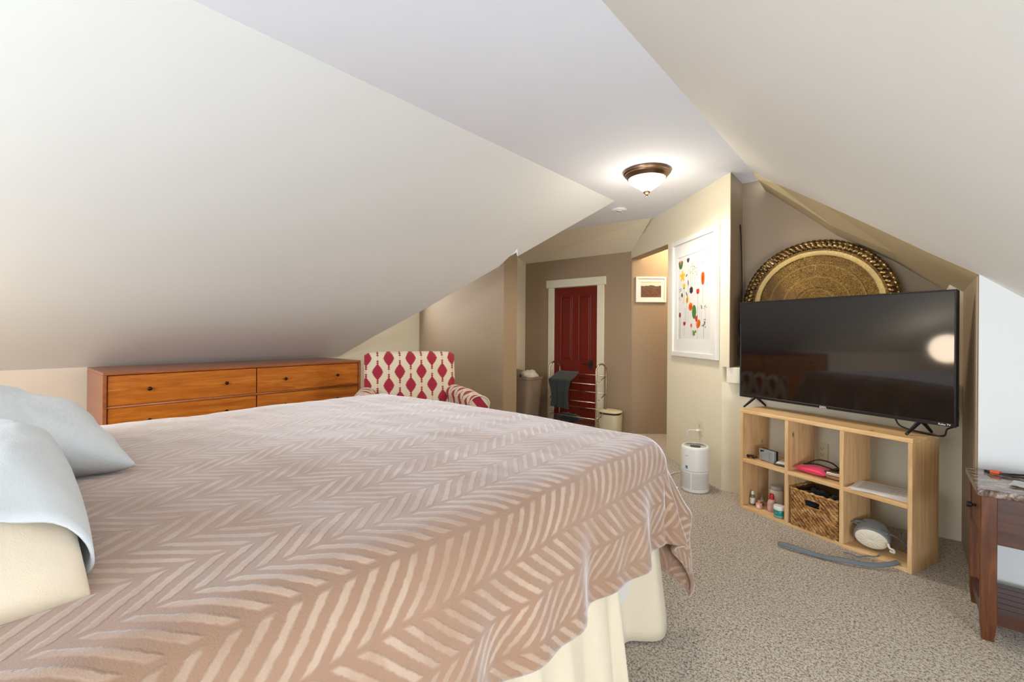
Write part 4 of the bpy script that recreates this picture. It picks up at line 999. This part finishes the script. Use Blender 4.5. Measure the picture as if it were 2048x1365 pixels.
obj('strap', tube([(.03, .0, .11), (.08, .03, .10), (.13, .03, .075), (.165, .02, .06)], .014, n=6, flat_=.22), M['strap'], ms, smooth=True)
obj('buckle', tube([(.075, -.045, .075), (.085, -.05, .055), (.1, -.045, .05), (.1, -.04, .035), (.085, -.05, .04)], .006, n=7), M['mattress'], ms, smooth=True)
tag(obj('fabric_strap', tube([(-.52, 3.04, .018), (-.46, 3.035, .024), (-.40, 3.03, .02), (-.30, 3.03, .016), (-.19, 3.045, .024), (-.10, 3.08, .018), (-.02, 3.13, .03), (.02, 3.185, .034)], .014, n=6, flat_=.12, up=(.1, -.8, 1)), M['strap'], smooth=True), 'long grey fabric strap lying on the carpet before the bookcase', 'strap')
tag(obj('drawstring', tube([(-.22, 3.18, .012), (-.19, 3.165, .018), (-.15, 3.17, .012), (-.12, 3.20, .016), (-.075, 3.215, .022), (-.06, 3.26, .03)], .0035, n=6), M['strap'], smooth=True), 'thin pale grey cord on the carpet at the bookcase edge', 'cord')

# ================================================================== NIGHTSTAND
ns = thing('nightstand', 'dark cherry nightstand with polished granite top at right edge', 'nightstand', (.27, 2.665, 0))
NWX, NWY = .62, .375
obj('granite_top', B(-.012, NWX+.012, -.012, NWY+.01, .592, .622), M['granite'], ns, bevel=.003)
for x, y in ((0, 0), (NWX-.048, 0), (0, NWY-.04), (NWX-.048, NWY-.04)):
    lg = bmesh.new(); tp = .006
    hexa(lg, [(x+tp, y+tp, 0), (x+.046-tp, y+tp, 0), (x+.046-tp, y+.038-tp, 0), (x+tp, y+.038-tp, 0), (x, y, .07), (x+.048, y, .07), (x+.048, y+.04, .07), (x, y+.04, .07)])
    box(lg, x, x+.048, y, y+.04, .07, .591); obj('leg', lg, M['cherry'], ns, bevel=.002, seg=1)
obj('apron', B(.048, NWX-.048, .006, .026, .40, .591), M['cherryd'], ns)
obj('apron', B(.048, NWX-.048, NWY-.026, NWY-.006, .40, .591), M['cherryd'], ns)
obj('apron', B(NWX-.03, NWX-.012, .04, NWY-.04, .40, .591), M['cherryd'], ns)
dwn = obj('drawer', B(.004, .03, .043, NWY-.043, .41, .585), M['cherry'], ns, bevel=.004)
obj('knob', tube([(.004, NWY/2, .498), (-.008, NWY/2, .498), (-.012, NWY/2, .498), (-.026, NWY/2, .498)], lambda f: .006 if f < .4 else .012, n=14, smooth=3), M['black'], dwn, smooth=True)
for i in range(6):
    y0 = .02+i*(NWY-.04)/6; obj('shelf_slat', B(.02, NWX-.02, y0, y0+(NWY-.04)/6-.003, .098, .118), M['cherryd'], ns, bevel=.0015, seg=1)
obj('shelf_rail', B(.048, NWX-.048, .004, .019, .075, .125), M['cherryd'], ns)
obj('shelf_rail', B(.006, .022, .04, NWY-.04, .075, .125), M['cherryd'], ns)
NZ = .6235
cbt = thing('tied_cable', 'black cable bundled with an orange tie on the granite top', 'cable', (0, 0, 0))
obj('cable', tube([(.322, 2.985, NZ+.006), (.36, 2.965, NZ+.006), (.41, 2.985, NZ+.006), (.50, 3.02, NZ+.006), (.62, 3.02, NZ+.006)], .0042, n=7), M['black'], cbt, smooth=True)
obj('cable', tube([(.322, 2.965, NZ+.006), (.36, 2.945, NZ+.006), (.42, 2.945, NZ+.006), (.50, 2.94, NZ+.006), (.62, 2.95, NZ+.006)], .0042, n=7), M['black'], cbt, smooth=True)
obj('connector', B(.312, .33, 2.978, 2.99, NZ, NZ+.009), M['blackm'], cbt)
obj('orange_tie', tube([(.333, 2.966, NZ+.009), (.36, 2.953, NZ+.009)], .015, smooth=0, n=12, flat_=.6), flat('orange_tie', (226, 88, 36), .5), cbt, smooth=True, ang=40)
pls = bmesh.new(); grid(pls, 14, 10, lambda u, v: Vector((.36+.16*u+.03*v, 2.77+.1*v-.05*u, NZ+.004+.008*abs(noise.noise(Vector((u*4, v*4, 3)))))))
o = obj('plastic_wrapper', pls, N('clear_film', base=(.95, .97, 1, 1), rough=.12, trans=.6).m, smooth=False); tag(o, 'crumpled clear plastic wrapper on the granite top', 'wrapper')
for o in bpy.data.objects:
    if o.name.split('.')[0] in ('label_print', 'printed_lines'): o['kind'] = 'stuff'      # tiny flat print
